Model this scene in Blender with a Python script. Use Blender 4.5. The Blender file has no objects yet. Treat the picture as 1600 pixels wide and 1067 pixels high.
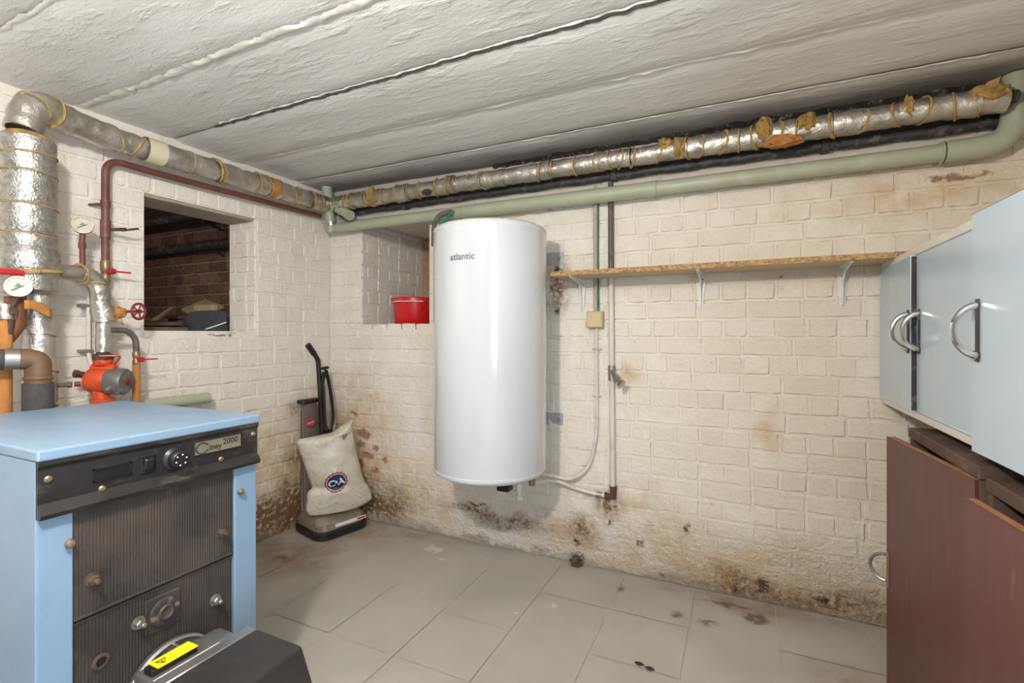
import bpy, bmesh, math, random
from mathutils import Vector, Matrix, noise
R_ = random.Random(7)
S = bpy.context.scene
C = S.collection
# ------------------------------------------------------------------ camera
CAMX, CAMY, CAMH, YAW, FPX = 2.306, -2.25, 1.1, math.radians(25.2), 760.0
cam = bpy.data.objects.new('camera', bpy.data.cameras.new('camera'))
C.objects.link(cam)
cam.location = (CAMX, CAMY, CAMH)
cam.rotation_euler = (math.pi/2, 0, YAW)
cam.data.sensor_width = 36
cam.data.lens = FPX/1600*36
cam.data.shift_y = -11.5/1600
cam.data.clip_start = .02
S.camera = cam
# ------------------------------------------------------------------ light
w = bpy.data.worlds.new('world'); S.world = w; w.use_nodes = True
w.node_tree.nodes['Background'].inputs[0].default_value = (.75, .87, 1, 1)
w.node_tree.nodes['Background'].inputs[1].default_value = .6
def light(name, kind, loc, energy, col, rot=(0, 0, 0), **k):
    l = bpy.data.lights.new(name, kind); l.energy = energy; l.color = col
    for a, b in k.items(): setattr(l, a, b)
    o = bpy.data.objects.new(name, l); C.objects.link(o); o.location = loc; o.rotation_euler = rot
    return o
light('lamp_light', 'POINT', (1.70, -2.22, 1.75), 46, (1, .955, .90), shadow_soft_size=.05)
# daylight through the open doorway behind the camera
light('doorway_daylight', 'AREA', (3.24, -3.15, 1.0), 24, (.62, .80, 1), (math.radians(90), 0, math.radians(90)), shape='RECTANGLE', size=1.0, size_y=1.9)
# faint added light with no real source, brightening the crawl space behind the opening
light('crawl_fill', 'AREA', (-1.3, -2.15, 1.75), 4.5, (1, .93, .85), (math.radians(80), 0, 0), shape='RECTANGLE', size=.5, size_y=.2)
vs = S.view_settings
vs.view_transform = 'Standard'; vs.look = 'None'; vs.gamma = 1; vs.use_curve_mapping = False
vs.exposure = .86
# ------------------------------------------------------------------ helpers
def srgb(r, g, b):
    f = lambda c: (c/255/12.92) if c/255 <= .04045 else ((c/255+.055)/1.055)**2.4
    return (f(r), f(g), f(b), 1)
def obj(name, me, mat=None, parent=None, smooth=False):
    o = bpy.data.objects.new(name, me); C.objects.link(o)
    if mat is not None and not me.materials: me.materials.append(mat)
    if smooth:
        for p in me.polygons: p.use_smooth = True
    if parent is not None:
        o.parent = parent
        q, base = parent, Vector((0, 0, 0))
        while q is not None: base += q.location; q = q.parent
        o.location = -base
    return o
def tag(o, label, cat, group=None):
    o['label'] = label; o['category'] = cat
    if group: o['group'] = group
    return o
def thing(name, label, cat, loc, group=None):
    o = bpy.data.objects.new(name, None); C.objects.link(o); o.location = loc; o.empty_display_size = .05
    return tag(o, label, cat, group)
def struct(o): o['kind'] = 'structure'; return o
def mesh(name, v, f):
    m = bpy.data.meshes.new(name); m.from_pydata([tuple(p) for p in v], [], f); m.validate(); m.update(); return m
class MB:
    def __init__(s): s.v = []; s.f = []
    def add(s, v, f):
        n = len(s.v); s.v += [tuple(p) for p in v]; s.f += [tuple(i+n for i in q) for q in f]; return s
    def box(s, x0, x1, y0, y1, z0, z1, bev=0, rot=None, seg=1):
        bm = bmesh.new(); bmesh.ops.create_cube(bm, size=1)
        for v in bm.verts: v.co = Vector(((x0+x1)/2+v.co.x*(x1-x0), (y0+y1)/2+v.co.y*(y1-y0), (z0+z1)/2+v.co.z*(z1-z0)))
        if bev: bmesh.ops.bevel(bm, geom=bm.edges[:], offset=bev, segments=seg, affect='EDGES', profile=.5)
        if rot is not None:
            c = Vector(((x0+x1)/2, (y0+y1)/2, (z0+z1)/2))
            for v in bm.verts: v.co = c + rot @ (v.co-c)
        bm.verts.index_update()
        s.add([v.co for v in bm.verts], [[v.index for v in f.verts] for f in bm.faces]); bm.free(); return s
    def tube(s, pts, r, seg=12, cap=True, wob=0, rs=None):
        pts = [Vector(p) for p in pts]; n = len(pts); rr = rs or [r]*n
        t0 = (pts[1]-pts[0]).normalized()
        nrm = t0.orthogonal().normalized(); rings = []; V = []; F = []
        for i, p in enumerate(pts):
            t = (pts[min(i+1, n-1)]-pts[max(i-1, 0)]).normalized()
            nrm = (nrm - t*nrm.dot(t)).normalized(); b = t.cross(nrm)
            for k in range(seg):
                a = 2*math.pi*k/seg; q = rr[i]
                d = nrm*math.cos(a)+b*math.sin(a)
                if wob: q *= 1+wob*noise.noise((p+d*.05)*38)
                V.append(p+d*q)
        for i in range(n-1):
            for k in range(seg):
                F.append((i*seg+k, i*seg+(k+1) % seg, (i+1)*seg+(k+1) % seg, (i+1)*seg+k))
        if cap: F.append(tuple(range(seg))[::-1]); F.append(tuple((n-1)*seg+k for k in range(seg)))
        return s.add(V, F)
    def lathe(s, prof, org, axis=(0, 0, 1), seg=24, cap=True, wob=0):
        axis = Vector(axis).normalized(); e1 = axis.orthogonal().normalized(); e2 = axis.cross(e1); org = Vector(org)
        V = []; F = []
        for (r, h) in prof:
            for k in range(seg):
                a = 2*math.pi*k/seg; d = e1*math.cos(a)+e2*math.sin(a); p = org+axis*h+d*r
                if wob: p = org+axis*h+d*(r*(1+wob*noise.noise(p*30)))
                V.append(p)
        n = len(prof)
        for i in range(n-1):
            for k in range(seg): F.append((i*seg+k, i*seg+(k+1) % seg, (i+1)*seg+(k+1) % seg, (i+1)*seg+k))
        if cap: F.append(tuple(range(seg))[::-1]); F.append(tuple((n-1)*seg+k for k in range(seg)))
        return s.add(V, F)
    def prism(s, loop, fn, d0, d1):
        n = len(loop)
        V = [fn(a, b, d0) for a, b in loop]+[fn(a, b, d1) for a, b in loop]
        F = [tuple(range(n))[::-1], tuple(range(n, 2*n))]+[(i, (i+1) % n, n+(i+1) % n, n+i) for i in range(n)]
        return s.add(V, F)
    def lump(s, c, r, amp=.35, sub=2, seed=0, sc=(1, 1, 1), freq=None):
        bm = bmesh.new(); bmesh.ops.create_icosphere(bm, subdivisions=sub, radius=1)
        c = Vector(c)
        for v in bm.verts:
            k = 1+amp*noise.noise(v.co*(freq or 1.9)+Vector((seed*3.1, seed*1.7, seed)))+amp*.5*noise.noise(v.co*5+Vector((seed, 0, 3)))
            v.co = c+Vector((v.co.x*sc[0], v.co.y*sc[1], v.co.z*sc[2]))*(r*k)
        bm.verts.index_update()
        s.add([v.co for v in bm.verts], [[v.index for v in f.verts] for f in bm.faces]); bm.free(); return s
    def build(s, name, mat, parent=None, smooth=False, fix=True):
        m = mesh(name, s.v, s.f)
        if fix:
            bm = bmesh.new(); bm.from_mesh(m); bmesh.ops.recalc_face_normals(bm, faces=bm.faces[:]); bm.to_mesh(m); bm.free()
        o = obj(name, m, mat, parent)
        if smooth:
            for p in m.polygons: p.use_smooth = True
            try: m.set_sharp_from_angle(angle=math.radians(42))
            except Exception: pass
        return o
def rpath(pts, r, n=6):
    """polyline with rounded corners"""
    P = [Vector(p) for p in pts]; out = [P[0]]
    for i in range(1, len(P)-1):
        a = (P[i-1]-P[i]); b = (P[i+1]-P[i]); k = min(r, a.length*.49, b.length*.49)
        A = P[i]+a.normalized()*k; B = P[i]+b.normalized()*k
        for j in range(n+1):
            t = j/n; out.append(A*(1-t)**2+P[i]*2*t*(1-t)+B*t*t)
    out.append(P[-1]); return out
def resample(pts, step):
    P = [Vector(p) for p in pts]; out = [P[0].copy()]; acc = 0
    for a, b in zip(P, P[1:]):
        L = (b-a).length
        if L < 1e-6: continue
        d = step-acc
        while d <= L: out.append(a+(b-a)*(d/L)); d += step
        acc = L-(d-step)
    if (out[-1]-P[-1]).length > step*.3: out.append(P[-1].copy())
    return out
def hexnut(c, axis, r, h): return MB().lathe([(r*.92, 0), (r, h*.12), (r, h*.85), (r*.85, h)], c, axis, 6)
def text_obj(name, s, size, fn, mat, parent, bold=0, align='CENTER', shear=0):
    cu = bpy.data.curves.new('t', 'FONT'); cu.body = s; cu.size = size; cu.align_x = align; cu.align_y = 'CENTER'; cu.offset = bold; cu.shear = shear
    cu.resolution_u = 4
    to = bpy.data.objects.new('t', cu); C.objects.link(to)
    dg = bpy.context.evaluated_depsgraph_get(); m = bpy.data.meshes.new_from_object(to.evaluated_get(dg))
    bpy.data.objects.remove(to); bpy.data.curves.remove(cu)
    m.materials.clear()
    for v in m.vertices: v.co = fn(v.co.x, v.co.y)
    m.name = name
    return obj(name, m, mat, parent)
def pix(X, Y, Z):
    dx, dy = X-CAMX, Y-CAMY; d = -dx*math.sin(YAW)+dy*math.cos(YAW); r = dx*math.cos(YAW)+dy*math.sin(YAW)
    if d < .05: return None
    return 800+FPX*r/d, 522-FPX*(Z-CAMH)/d, d
# ------------------------------------------------------------------ materials
class NT:
    def __init__(s, name):
        s.m = bpy.data.materials.new(name); s.m.use_nodes = True; s.t = s.m.node_tree; s.b = s.t.nodes['Principled BSDF']
    def n(s, typ, **k):
        x = s.t.nodes.new(typ)
        for a, b in k.items(): setattr(x, a, b)
        return x
    def l(s, a, b): s.t.links.new(a, b)
    def inp(s, node, i, v):
        if hasattr(v, 'is_output'): s.l(v, node.inputs[i])
        else: node.inputs[i].default_value = v
    def math(s, op, a, b=0, clamp=False):
        x = s.n('ShaderNodeMath', operation=op, use_clamp=clamp); s.inp(x, 0, a); s.inp(x, 1, b); return x.outputs[0]
    def pos(s): return s.n('ShaderNodeNewGeometry').outputs['Position']
    def noise(s, vec, scale, detail=4, rough=.55, dist=0):
        x = s.n('ShaderNodeTexNoise'); x.inputs['Scale'].default_value = scale; x.inputs['Detail'].default_value = detail
        x.inputs['Roughness'].default_value = rough; x.inputs['Distortion'].default_value = dist
        if vec is not None: s.l(vec, x.inputs['Vector'])
        return x.outputs[0]
    def map(s, v, a, b, c=0, d=1):
        x = s.n('ShaderNodeMapRange'); s.inp(x, 0, v)
        for i, q in zip((1, 2, 3, 4), (a, b, c, d)): x.inputs[i].default_value = q
        return x.outputs[0]
    def mix(s, f, a, b, mode='MIX'):
        x = s.n('ShaderNodeMix', data_type='RGBA', blend_type=mode); s.inp(x, 0, f); s.inp(x, 6, a); s.inp(x, 7, b); return x.outputs[2]
    def scalevec(s, vec, sc):
        x = s.n('ShaderNodeVectorMath', operation='MULTIPLY'); s.l(vec, x.inputs[0]); x.inputs[1].default_value = sc; return x.outputs[0]
    def warp(s, vec, scale, amt):
        nz = s.n('ShaderNodeTexNoise'); nz.inputs['Scale'].default_value = scale; nz.inputs['Detail'].default_value = 3; s.l(vec, nz.inputs['Vector'])
        a = s.n('ShaderNodeVectorMath', operation='SUBTRACT'); s.l(nz.outputs['Color'], a.inputs[0]); a.inputs[1].default_value = (.5, .5, .5)
        b = s.n('ShaderNodeVectorMath', operation='SCALE'); s.l(a.outputs[0], b.inputs[0]); b.inputs['Scale'].default_value = amt
        c = s.n('ShaderNodeVectorMath', operation='ADD'); s.l(vec, c.inputs[0]); s.l(b.outputs[0], c.inputs[1]); return c.outputs[0]
    def blob(s, vec, c, r):
        m = s.n('ShaderNodeMapping', vector_type='TEXTURE'); s.l(vec, m.inputs[0]); m.inputs[1].default_value = c; m.inputs[3].default_value = r
        g = s.n('ShaderNodeTexGradient', gradient_type='SPHERICAL'); s.l(m.outputs[0], g.inputs[0]); return g.outputs[1]
    def blobs(s, vec, L):
        o = None
        for c, r, st in L:
            k = s.math('MULTIPLY', s.blob(vec, c, r), st)
            o = k if o is None else s.math('MAXIMUM', o, k)
        return o
    def bump(s, hgt, strength=.3, dist=.01, prev=None):
        x = s.n('ShaderNodeBump'); x.inputs['Strength'].default_value = strength; x.inputs['Distance'].default_value = dist; s.l(hgt, x.inputs['Height'])
        if prev is not None: s.l(prev, x.inputs['Normal'])
        return x.outputs[0]
    def fin(s, col, rough=.5, metal=0, normal=None, spec=None, coat=0, trans=None):
        s.inp(s.b, 'Base Color', col); s.inp(s.b, 'Roughness', rough); s.inp(s.b, 'Metallic', metal)
        if normal is not None: s.l(normal, s.b.inputs['Normal'])
        if spec is not None: s.b.inputs['Specular IOR Level'].default_value = spec
        if coat: s.b.inputs['Coat Weight'].default_value = coat; s.b.inputs['Coat Roughness'].default_value = .08
        return s.m
def simple(name, col, rough=.5, metal=0, var=.12, scale=14, bump=.08, bscale=120, dirt=None, dirtamt=.5, coat=0, dscale=9):
    t = NT(name); p = t.pos(); nz = t.noise(p, scale, 4)
    dark = tuple(c*(1-var*2) for c in col[:3])+(1,)
    c = t.mix(t.map(nz, .3, .7), dark, col)
    if dirt is not None:
        c = t.mix(t.map(t.noise(t.warp(p, 6, .15), dscale, 6, .65), .55, .72, 0, dirtamt), c, dirt)
    nb = t.bump(t.noise(p, bscale, 3), bump, .004) if bump else None
    r = t.map(t.noise(p, scale*2.3, 3), .3, .7, rough*.85, min(1, rough*1.2))
    return t.fin(c, r, metal, nb, coat=coat)
WARM = srgb(238, 231, 219)
def wall_paint(name, stains, browns, chips, spots, soot_z=None, cream=None, base=WARM):
    t = NT(name); p = t.pos()
    oi = t.n('ShaderNodeObjectInfo').outputs['Random']
    med = t.noise(p, 10, 4, .68); fine = t.noise(p, 44, 4, .7)
    w1 = t.warp(p, 5, .22); w2 = t.warp(p, 26, .05)
    c = t.mix(t.map(med, .35, .7), base, srgb(228, 218, 203))
    if cream is not None:
        c = t.mix(t.math('MULTIPLY', t.blobs(w1, cream), t.map(oi, 0, 1, .4, 1)), c, srgb(226, 216, 196))
    c = t.mix(t.map(oi, 0, 1, 0, .14), c, srgb(200, 190, 176))
    # scuffed grime specks
    c = t.mix(t.map(t.math('MULTIPLY', fine, med), .36, .46, 0, .5), c, srgb(160, 142, 120))
    if stains:
        m = t.math('MULTIPLY', t.blobs(w1, stains), t.map(med, .28, .62, .25, 1.2), True); c = t.mix(m, c, srgb(204, 176, 136))
    if browns:
        m = t.math('MULTIPLY', t.blobs(w1, browns), t.map(fine, .32, .62, .0, 1.5), True); c = t.mix(m, c, srgb(132, 98, 66))
    if chips:
        m = t.math('MULTIPLY', t.blobs(w2, chips), t.map(fine, .3, .6, .3, 1.6)); m = t.map(m, .2, .6, 0, .85); c = t.mix(m, c, srgb(146, 98, 70))
    if spots:
        m = t.math('MULTIPLY', t.blobs(w2, spots), t.map(fine, .3, .6, .1, 1.5)); m = t.map(m, .25, .8, 0, .9); c = t.mix(m, c, srgb(74, 56, 42))
    z = t.n('ShaderNodeSeparateXYZ'); t.l(p, z.inputs[0]); z = z.outputs[2]
    # grubby strip just above the floor
    zb = t.math('ADD', z, t.map(med, .3, .7, -.05, .05)); c = t.mix(t.map(zb, .0, .05, .7, 0), c, srgb(158, 142, 122))
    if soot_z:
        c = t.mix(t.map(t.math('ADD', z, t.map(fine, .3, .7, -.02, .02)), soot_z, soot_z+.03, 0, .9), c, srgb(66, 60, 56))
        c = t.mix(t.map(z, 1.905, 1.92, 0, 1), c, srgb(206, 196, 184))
    low = t.map(z, .10, .36, 1, 0)
    h1 = t.noise(p, 42, 5, .66)
    hh = t.math('MULTIPLY', h1, t.math('ADD', t.math('MULTIPLY', low, 1.5), .6))
    return t.fin(c, .7, 0, t.bump(hh, .95, .013), spec=.3)
BIG = 30
B = lambda x, z, rx, rz, s: ((x, 0, z), (rx, BIG, rz), s)
Lf = lambda y, z, ry, rz, s: ((0, y, z), (BIG, ry, rz), s)
M = {}
M['wall_back'] = wall_paint('painted_brick_back',
    [B(.1, .3, .55, .6, 1.5), B(.33, .55, .28, .35, .9), B(.6, .2, .5, .3, .9), B(2.3, .05, .9, .25, 1.1), B(1.55, .12, .3, .16, 1.0), B(2.05, .2, .3, .2, .7), B(2.9, 1.62, .5, .16, .8), B(1.84, .9, .1, .07, 1.0), B(2.43, .69, .06, .1, .8), B(1.9, .3, .2, .2, .6), B(.2, .75, .25, .18, .7)],
    [B(.05, .1, .5, .22, 1.9), B(.42, .1, .3, .14, 1.3), B(1.05, .17, .25, .05, .9), B(1.25, .14, .3, .06, .8), B(2.5, .02, .6, .12, 1.0), B(1.5, 1.35, .07, .2, .9), B(2.3, .06, .2, .1, .8), B(1.62, .14, .14, .1, .9), B(1.77, .3, .1, .1, .9)],
    [B(.263, .511, .05, .045, 1), B(.31, .5, .035, .03, 1), B(.25, .44, .05, .035, 1), B(.36, .43, .035, .03, 1), B(.30, .38, .07, .035, 1), B(.25, .33, .05, .04, 1), B(.36, .3, .05, .03, .8), B(.43, .37, .03, .03, .8), B(.2, .62, .05, .03, .7), B(3.0, 1.66, .14, .02, .8), B(1.44, 1.73, .05, .035, .8), B(1.53, 1.73, .03, .035, .8)],
    [B(1.588, .10, .03, .03, 1), B(1.594, .02, .06, .05, 1.2), B(2.097, .253, .02, .045, 1), B(1.89, .15, .035, .025, .9), B(1.75, .22, .02, .03, .9), B(2.383, .06, .04, .06, 1), B(2.31, .02, .07, .03, 1), B(1.5, 1.4, .03, .05, .9), B(1.5, 1.21, .02, .02, .9), B(.33, .74, .02, .02, .9), B(1.05, .2, .12, .02, .8), B(2.6, .05, .04, .04, .8), B(1.36, .4, .12, .02, .9), B(2.0, .02, .1, .02, .7), B(2.45, 1.33, .012, .012, 1), B(2.57, 1.385, .012, .012, 1), B(1.69, 1.24, .015, .03, .8)],
    soot_z=1.812, cream=[B(2.6, .8, 1.1, 1.1, 1.5), B(2.2, 1.5, 1.0, .4, .6)])
M['wall_left'] = wall_paint('painted_brick_left',
    [Lf(-.1, .3, .6, .55, 1.5), Lf(-.45, .45, .4, .3, .9), Lf(-.12, .66, .2, .2, .9), Lf(-.2, .62, .35, .2, .8)],
    [Lf(-.2, .08, .6, .26, 2.0), Lf(-.5, .12, .3, .2, 1.4), Lf(-.25, .42, .15, .1, .7), Lf(-.28, .68, .08, .06, .7)],
    [Lf(-.33, .27, .03, .04, .7)],
    [Lf(-1.25, 1.18, .02, .02, .9), Lf(-.7, 1.1, .14, .012, .8), Lf(-1.12, 1.15, .012, .02, .8)], base=srgb(235, 228, 217))
t = NT('raw_brick'); p = t.pos(); oi = t.n('ShaderNodeObjectInfo').outputs['Random']
c = t.mix(oi, srgb(120, 82, 62), srgb(86, 56, 44)); c = t.mix(t.map(t.noise(p, 30, 6, .7), .5, .7, 0, .6), c, srgb(140, 118, 100))
M['raw_brick'] = t.fin(c, .9, 0, t.bump(t.noise(p, 50, 5), .6, .008))
M['raw_mortar'] = simple('raw_mortar', srgb(138, 122, 106), .95, var=.15, scale=20, bump=.6, bscale=70)
t = NT('niche_brick'); p = t.pos(); c = t.mix(t.map(t.noise(p, 7, 5), .35, .65), srgb(150, 112, 82), srgb(196, 170, 142))
M['niche_back'] = t.fin(c, .85, 0, t.bump(t.noise(p, 35, 5), .6, .01))
# ceiling: board-marked concrete under grey-white paint
t = NT('ceiling_concrete'); p = t.pos(); st = t.scalevec(p, (.35, 1, 1))
c = t.mix(t.map(t.noise(st, 5, 5), .35, .68), srgb(232, 230, 227), srgb(218, 215, 211))
c = t.mix(t.map(t.noise(t.warp(p, 3, .3), 1.6, 4), .5, .75, 0, .45), c, srgb(206, 200, 193))
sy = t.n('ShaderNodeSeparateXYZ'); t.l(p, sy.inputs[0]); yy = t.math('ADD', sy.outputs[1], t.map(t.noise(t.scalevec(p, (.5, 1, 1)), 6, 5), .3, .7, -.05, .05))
c = t.mix(t.map(yy, -.30, -.06, 0, .8), c, srgb(104, 96, 90))  # sooty band by the back wall, with the pipe's soft shadow painted in
pk = t.map(t.noise(t.scalevec(p, (.45, 1.3, 1)), 16, 5, .62), .52, .72)
b = t.bump(t.math('ADD', t.noise(st, 18, 6, .72), t.math('MULTIPLY', pk, 1.0)), .34, .010)
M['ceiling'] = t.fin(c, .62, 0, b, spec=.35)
M['seam'] = simple('ceiling_seam', srgb(232, 227, 220), .6, var=.06, bump=.5, bscale=70)
M['crack'] = simple('ceiling_crack', srgb(92, 85, 80), .9, bump=.4)
# floor
t = NT('floor_paint'); p = t.pos()
c = t.mix(t.map(t.noise(p, 2.6, 5), .35, .68), srgb(164, 159, 149), srgb(177, 172, 162))
F3 = lambda x, y, rx, ry, s: ((x, y, 0), (rx, ry, BIG), s)
m = t.math('MULTIPLY', t.blobs(t.warp(p, 4, .3), [F3(.3, -.5, .42, .3, 1.4), F3(.25, -.2, .5, .3, 1.3), F3(.7, -.05, .4, .1, 1), F3(2.3, -.05, .6, .1, .9), F3(2.65, -.45, .2, .2, 1.0)]), t.map(t.noise(p, 9, 7, .7), .35, .65, .1, 1.2), True)
c = t.mix(m, c, srgb(146, 126, 104))
m = t.map(t.math('MULTIPLY', t.blobs(t.warp(p, 18, .09), [F3(2.085, -.254, .05, .04, 1), F3(2.19, -.25, .06, .03, .8), F3(2.352, -.143, .07, .06, 1.3), F3(1.837, -.149, .035, .05, .8), F3(.27, -.56, .08, .06, .9), F3(2.25, -.08, .15, .03, .9), F3(2.62, -.5, .05, .1, .9)]), t.map(t.noise(p, 30, 6), .3, .6, .3, 1.5)), .2, .9, 0, .85)
c = t.mix(m, c, srgb(92, 74, 58))
m = t.map(t.math('MULTIPLY', t.blobs(t.warp(p, 20, .08), [F3(.891, -.166, .09, .06, 1), F3(.98, -.24, .05, .04, .7), F3(1.62, -.4, .04, .03, .8), F3(1.5, -.5, .04, .03, .7)]), t.map(t.noise(p, 40, 6), .35, .6, .2, 1.6)), .35, .7, 0, .8)
c = t.mix(m, c, srgb(214, 205, 190))
sc_ = t.map(t.noise(t.warp(p, 2, .6), 3, 9, .8), .60, .75, 0, .35); c = t.mix(sc_, c, srgb(208, 203, 194))
b = t.bump(t.noise(p, 7, 5), .12, .01); b = t.bump(t.noise(p, 90, 4), .12, .003, b)
M['floor'] = t.fin(c, t.map(t.noise(p, 6, 5), .3, .7, .34, .52), 0, b, spec=.4)
M['grout'] = simple('floor_joint', srgb(196, 191, 180), .8, bump=.2)
M['plain'] = simple('plain_wall', srgb(128, 116, 104), .8, bump=.3, bscale=50)
M['lintel'] = simple('lintel_concrete', srgb(176, 164, 148), .85, var=.1, bump=.5, bscale=60)
M['ledge'] = simple('painted_ledge', srgb(216, 204, 190), .7, var=.06, dirt=srgb(120, 104, 90), dirtamt=.5, bump=.4, bscale=60)
# objects
t = NT('foil'); p = t.pos(); c = t.mix(t.map(t.noise(p, 14, 5), .35, .68), srgb(214, 209, 200), srgb(172, 166, 154))
c = t.mix(t.map(t.noise(t.warp(p, 9, .1), 13, 6, .7), .62, .74, 0, .5), c, srgb(128, 116, 98))
vo = t.n('ShaderNodeTexVoronoi', feature='DISTANCE_TO_EDGE'); vo.inputs['Scale'].default_value = 34; t.l(t.warp(p, 12, .09), vo.inputs['Vector'])
b = t.bump(t.noise(p, 26, 5, .6), .5, .012); b = t.bump(vo.outputs[0], .35, .006, b)
M['foil'] = t.fin(c, t.map(t.noise(p, 30, 3), .3, .7, .28, .5), .9, b)
t = NT('foil_fine'); p = t.pos(); c = t.mix(t.map(t.noise(p, 60, 5), .35, .68), srgb(202, 199, 192), srgb(160, 156, 148))
vo = t.n('ShaderNodeTexVoronoi', feature='DISTANCE_TO_EDGE'); vo.inputs['Scale'].default_value = 90; t.l(t.warp(p, 20, .05), vo.inputs['Vector'])
b = t.bump(t.noise(p, 16, 4), .35, .014); b = t.bump(vo.outputs[0], .5, .004, b)
M['foil_fine'] = t.fin(c, .4, .92, b)
M['wool'] = simple('mineral_wool', srgb(186, 150, 84), .95, var=.25, scale=40, bump=.9, bscale=90, dirt=srgb(110, 78, 36), dirtamt=.6)
M['wool_orange'] = simple('orange_wrap', srgb(192, 128, 64), .8, var=.15, scale=20, bump=.6, bscale=60, dirt=srgb(140, 84, 36))
M['twine'] = simple('yellow_band', srgb(186, 152, 84), .85, var=.2, scale=40, bump=.3)
M['tape'] = simple('cream_tape', srgb(214, 202, 172), .7, var=.05)
M['green'] = simple('green_pvc', srgb(172, 177, 152), .42, var=.05, scale=6, bump=.06, dirt=srgb(198, 200, 184), dirtamt=.45, dscale=12)
M['greydark'] = simple('sooty_steel', srgb(70, 68, 66), .55, .25, var=.2, scale=20, dirt=srgb(150, 144, 138), dirtamt=.8, dscale=22, bump=.4, bscale=80)
M['brownpipe'] = simple('red_brown_paint', srgb(112, 66, 54), .5, var=.12, scale=16, bump=.15, dirt=srgb(150, 112, 96), dirtamt=.4)
M['rust'] = simple('rusty_iron', srgb(104, 82, 64), .75, .3, var=.25, scale=30, bump=.5, dirt=srgb(72, 52, 40))
M['copper'] = simple('old_copper', srgb(150, 98, 66), .5, .5, var=.2, scale=20, bump=.2)
M['brass'] = simple('brass', srgb(164, 140, 108), .42, .6, var=.15, scale=30, bump=.1)
M['redpaint'] = simple('red_lever', srgb(190, 30, 34), .35, var=.08)
M['darkred'] = simple('dark_red_wheel', srgb(130, 36, 38), .5, var=.15, dirt=srgb(170, 130, 120), dirtamt=.3)
M['orange'] = simple('pump_orange', srgb(206, 74, 30), .42, var=.1, scale=12, dirt=srgb(96, 52, 34), dirtamt=.5, bump=.1)
M['pumpgrey'] = simple('pump_grey', srgb(112, 108, 104), .45, .2, var=.1, dirt=srgb(214, 208, 202), dirtamt=.9, dscale=24)
M['steel'] = simple('steel', srgb(170, 166, 158), .4, .8, var=.15, bump=.15)
M['chrome'] = simple('chrome', srgb(215, 213, 208), .14, 1, var=.04, bump=0)
M['alu'] = simple('cast_aluminium', srgb(186, 184, 180), .36, .85, var=.1, scale=18, bump=.25, bscale=90)
M['white'] = simple('white_plastic', srgb(226, 224, 218), .4, var=.03, bump=.02)
M['heater'] = simple('white_enamel', srgb(212, 215, 217), .14, var=.008, scale=3, bump=0, coat=.6)
M['heatercap'] = simple('white_cap', srgb(214, 216, 216), .3, var=.02, bump=0)
M['greytext'] = simple('grey_print', srgb(120, 120, 122), .5, var=.02, bump=0)
M['black'] = simple('black_plastic', srgb(30, 28, 28), .4, var=.1, bump=.05)
M['foam'] = simple('black_foam', srgb(74, 70, 70), .85, var=.12, scale=40, bump=.4, bscale=140)
M['flue'] = simple('brown_flue', srgb(128, 98, 74), .6, .2, var=.2, scale=10, bump=.15, dirt=srgb(90, 70, 60))
M['white_pipe'] = simple('painted_pipe', srgb(224, 216, 204), .5, var=.06, dirt=srgb(150, 128, 104), dirtamt=.4, bump=.15)
M['conduit'] = simple('grey_conduit', srgb(178, 170, 152), .6, var=.08, dirt=srgb(120, 110, 96), dirtamt=.4)
M['lead'] = simple('lead_pipe', srgb(116, 108, 100), .6, .3, var=.2, scale=30, bump=.3, dirt=srgb(66, 60, 56))
M['box'] = simple('yellowed_box', srgb(206, 186, 142), .5, var=.06, bump=.05)
M['greenwire'] = simple('green_wire', srgb(40, 140, 104), .5, bump=0)
M['chip'] = None
t = NT('chipboard'); p = t.pos(); c = t.mix(t.map(t.noise(t.scalevec(p, (1, 1, 1.6)), 85, 6, .75), .38, .62), srgb(122, 84, 50), srgb(206, 168, 116))
M['chip'] = t.fin(c, .8, 0, t.bump(t.noise(p, 150, 4), .4, .004))
M['shelf'] = simple('shelf_laminate', srgb(196, 174, 142), .6, var=.06)
M['blue_cab'] = simple('pale_blue_laminate', srgb(184, 201, 213), .2, var=.02, scale=5, bump=.01, coat=.2, dirt=srgb(190, 204, 214), dirtamt=.3)
M['cab_white'] = simple('cream_carcass', srgb(222, 215, 204), .5, var=.04, dirt=srgb(170, 156, 140), dirtamt=.3)
t = NT('brown_board'); p = t.pos(); st = t.scalevec(p, (6, 6, .6))
c = t.mix(t.map(t.noise(st, 9, 6), .35, .65), srgb(98, 62, 56), srgb(88, 55, 50)); c = t.mix(t.map(t.noise(t.warp(p, 5, .2), 7, 6, .7), .60, .74, 0, .7), c, srgb(66, 42, 36))
c = t.mix(t.map(t.noise(p, 60, 4, .8), .70, .76, 0, .8), c, srgb(186, 140, 110))
M['brown_door'] = t.fin(c, .42, 0, t.bump(t.noise(st, 30, 4), .15, .004), spec=.45)
t = NT('red_brown_board'); p = t.pos(); st = t.scalevec(p, (6, 6, .6))
c = t.mix(t.map(t.noise(st, 9, 6), .35, .65), srgb(104, 66, 58), srgb(94, 59, 53)); c = t.mix(t.map(t.noise(t.warp(p, 5, .2), 8, 6, .7), .62, .72, 0, .85), c, srgb(158, 96, 56))
M['red_door'] = t.fin(c, .42, 0, t.bump(t.noise(st, 30, 4), .15, .004), spec=.45)
M['brown_top'] = simple('dusty_dark_wood', srgb(92, 72, 62), .7, var=.15, scale=10, dirt=srgb(128, 112, 98), dirtamt=.5, bump=.2)
M['rawwood'] = simple('bare_wood_edge', srgb(176, 124, 76), .75, var=.15, scale=40, bump=.2)
M['blue'] = simple('boiler_blue', srgb(128, 153, 176), .36, var=.03, scale=5, bump=.06, bscale=90, dirt=srgb(116, 140, 164), dirtamt=.5)
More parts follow.
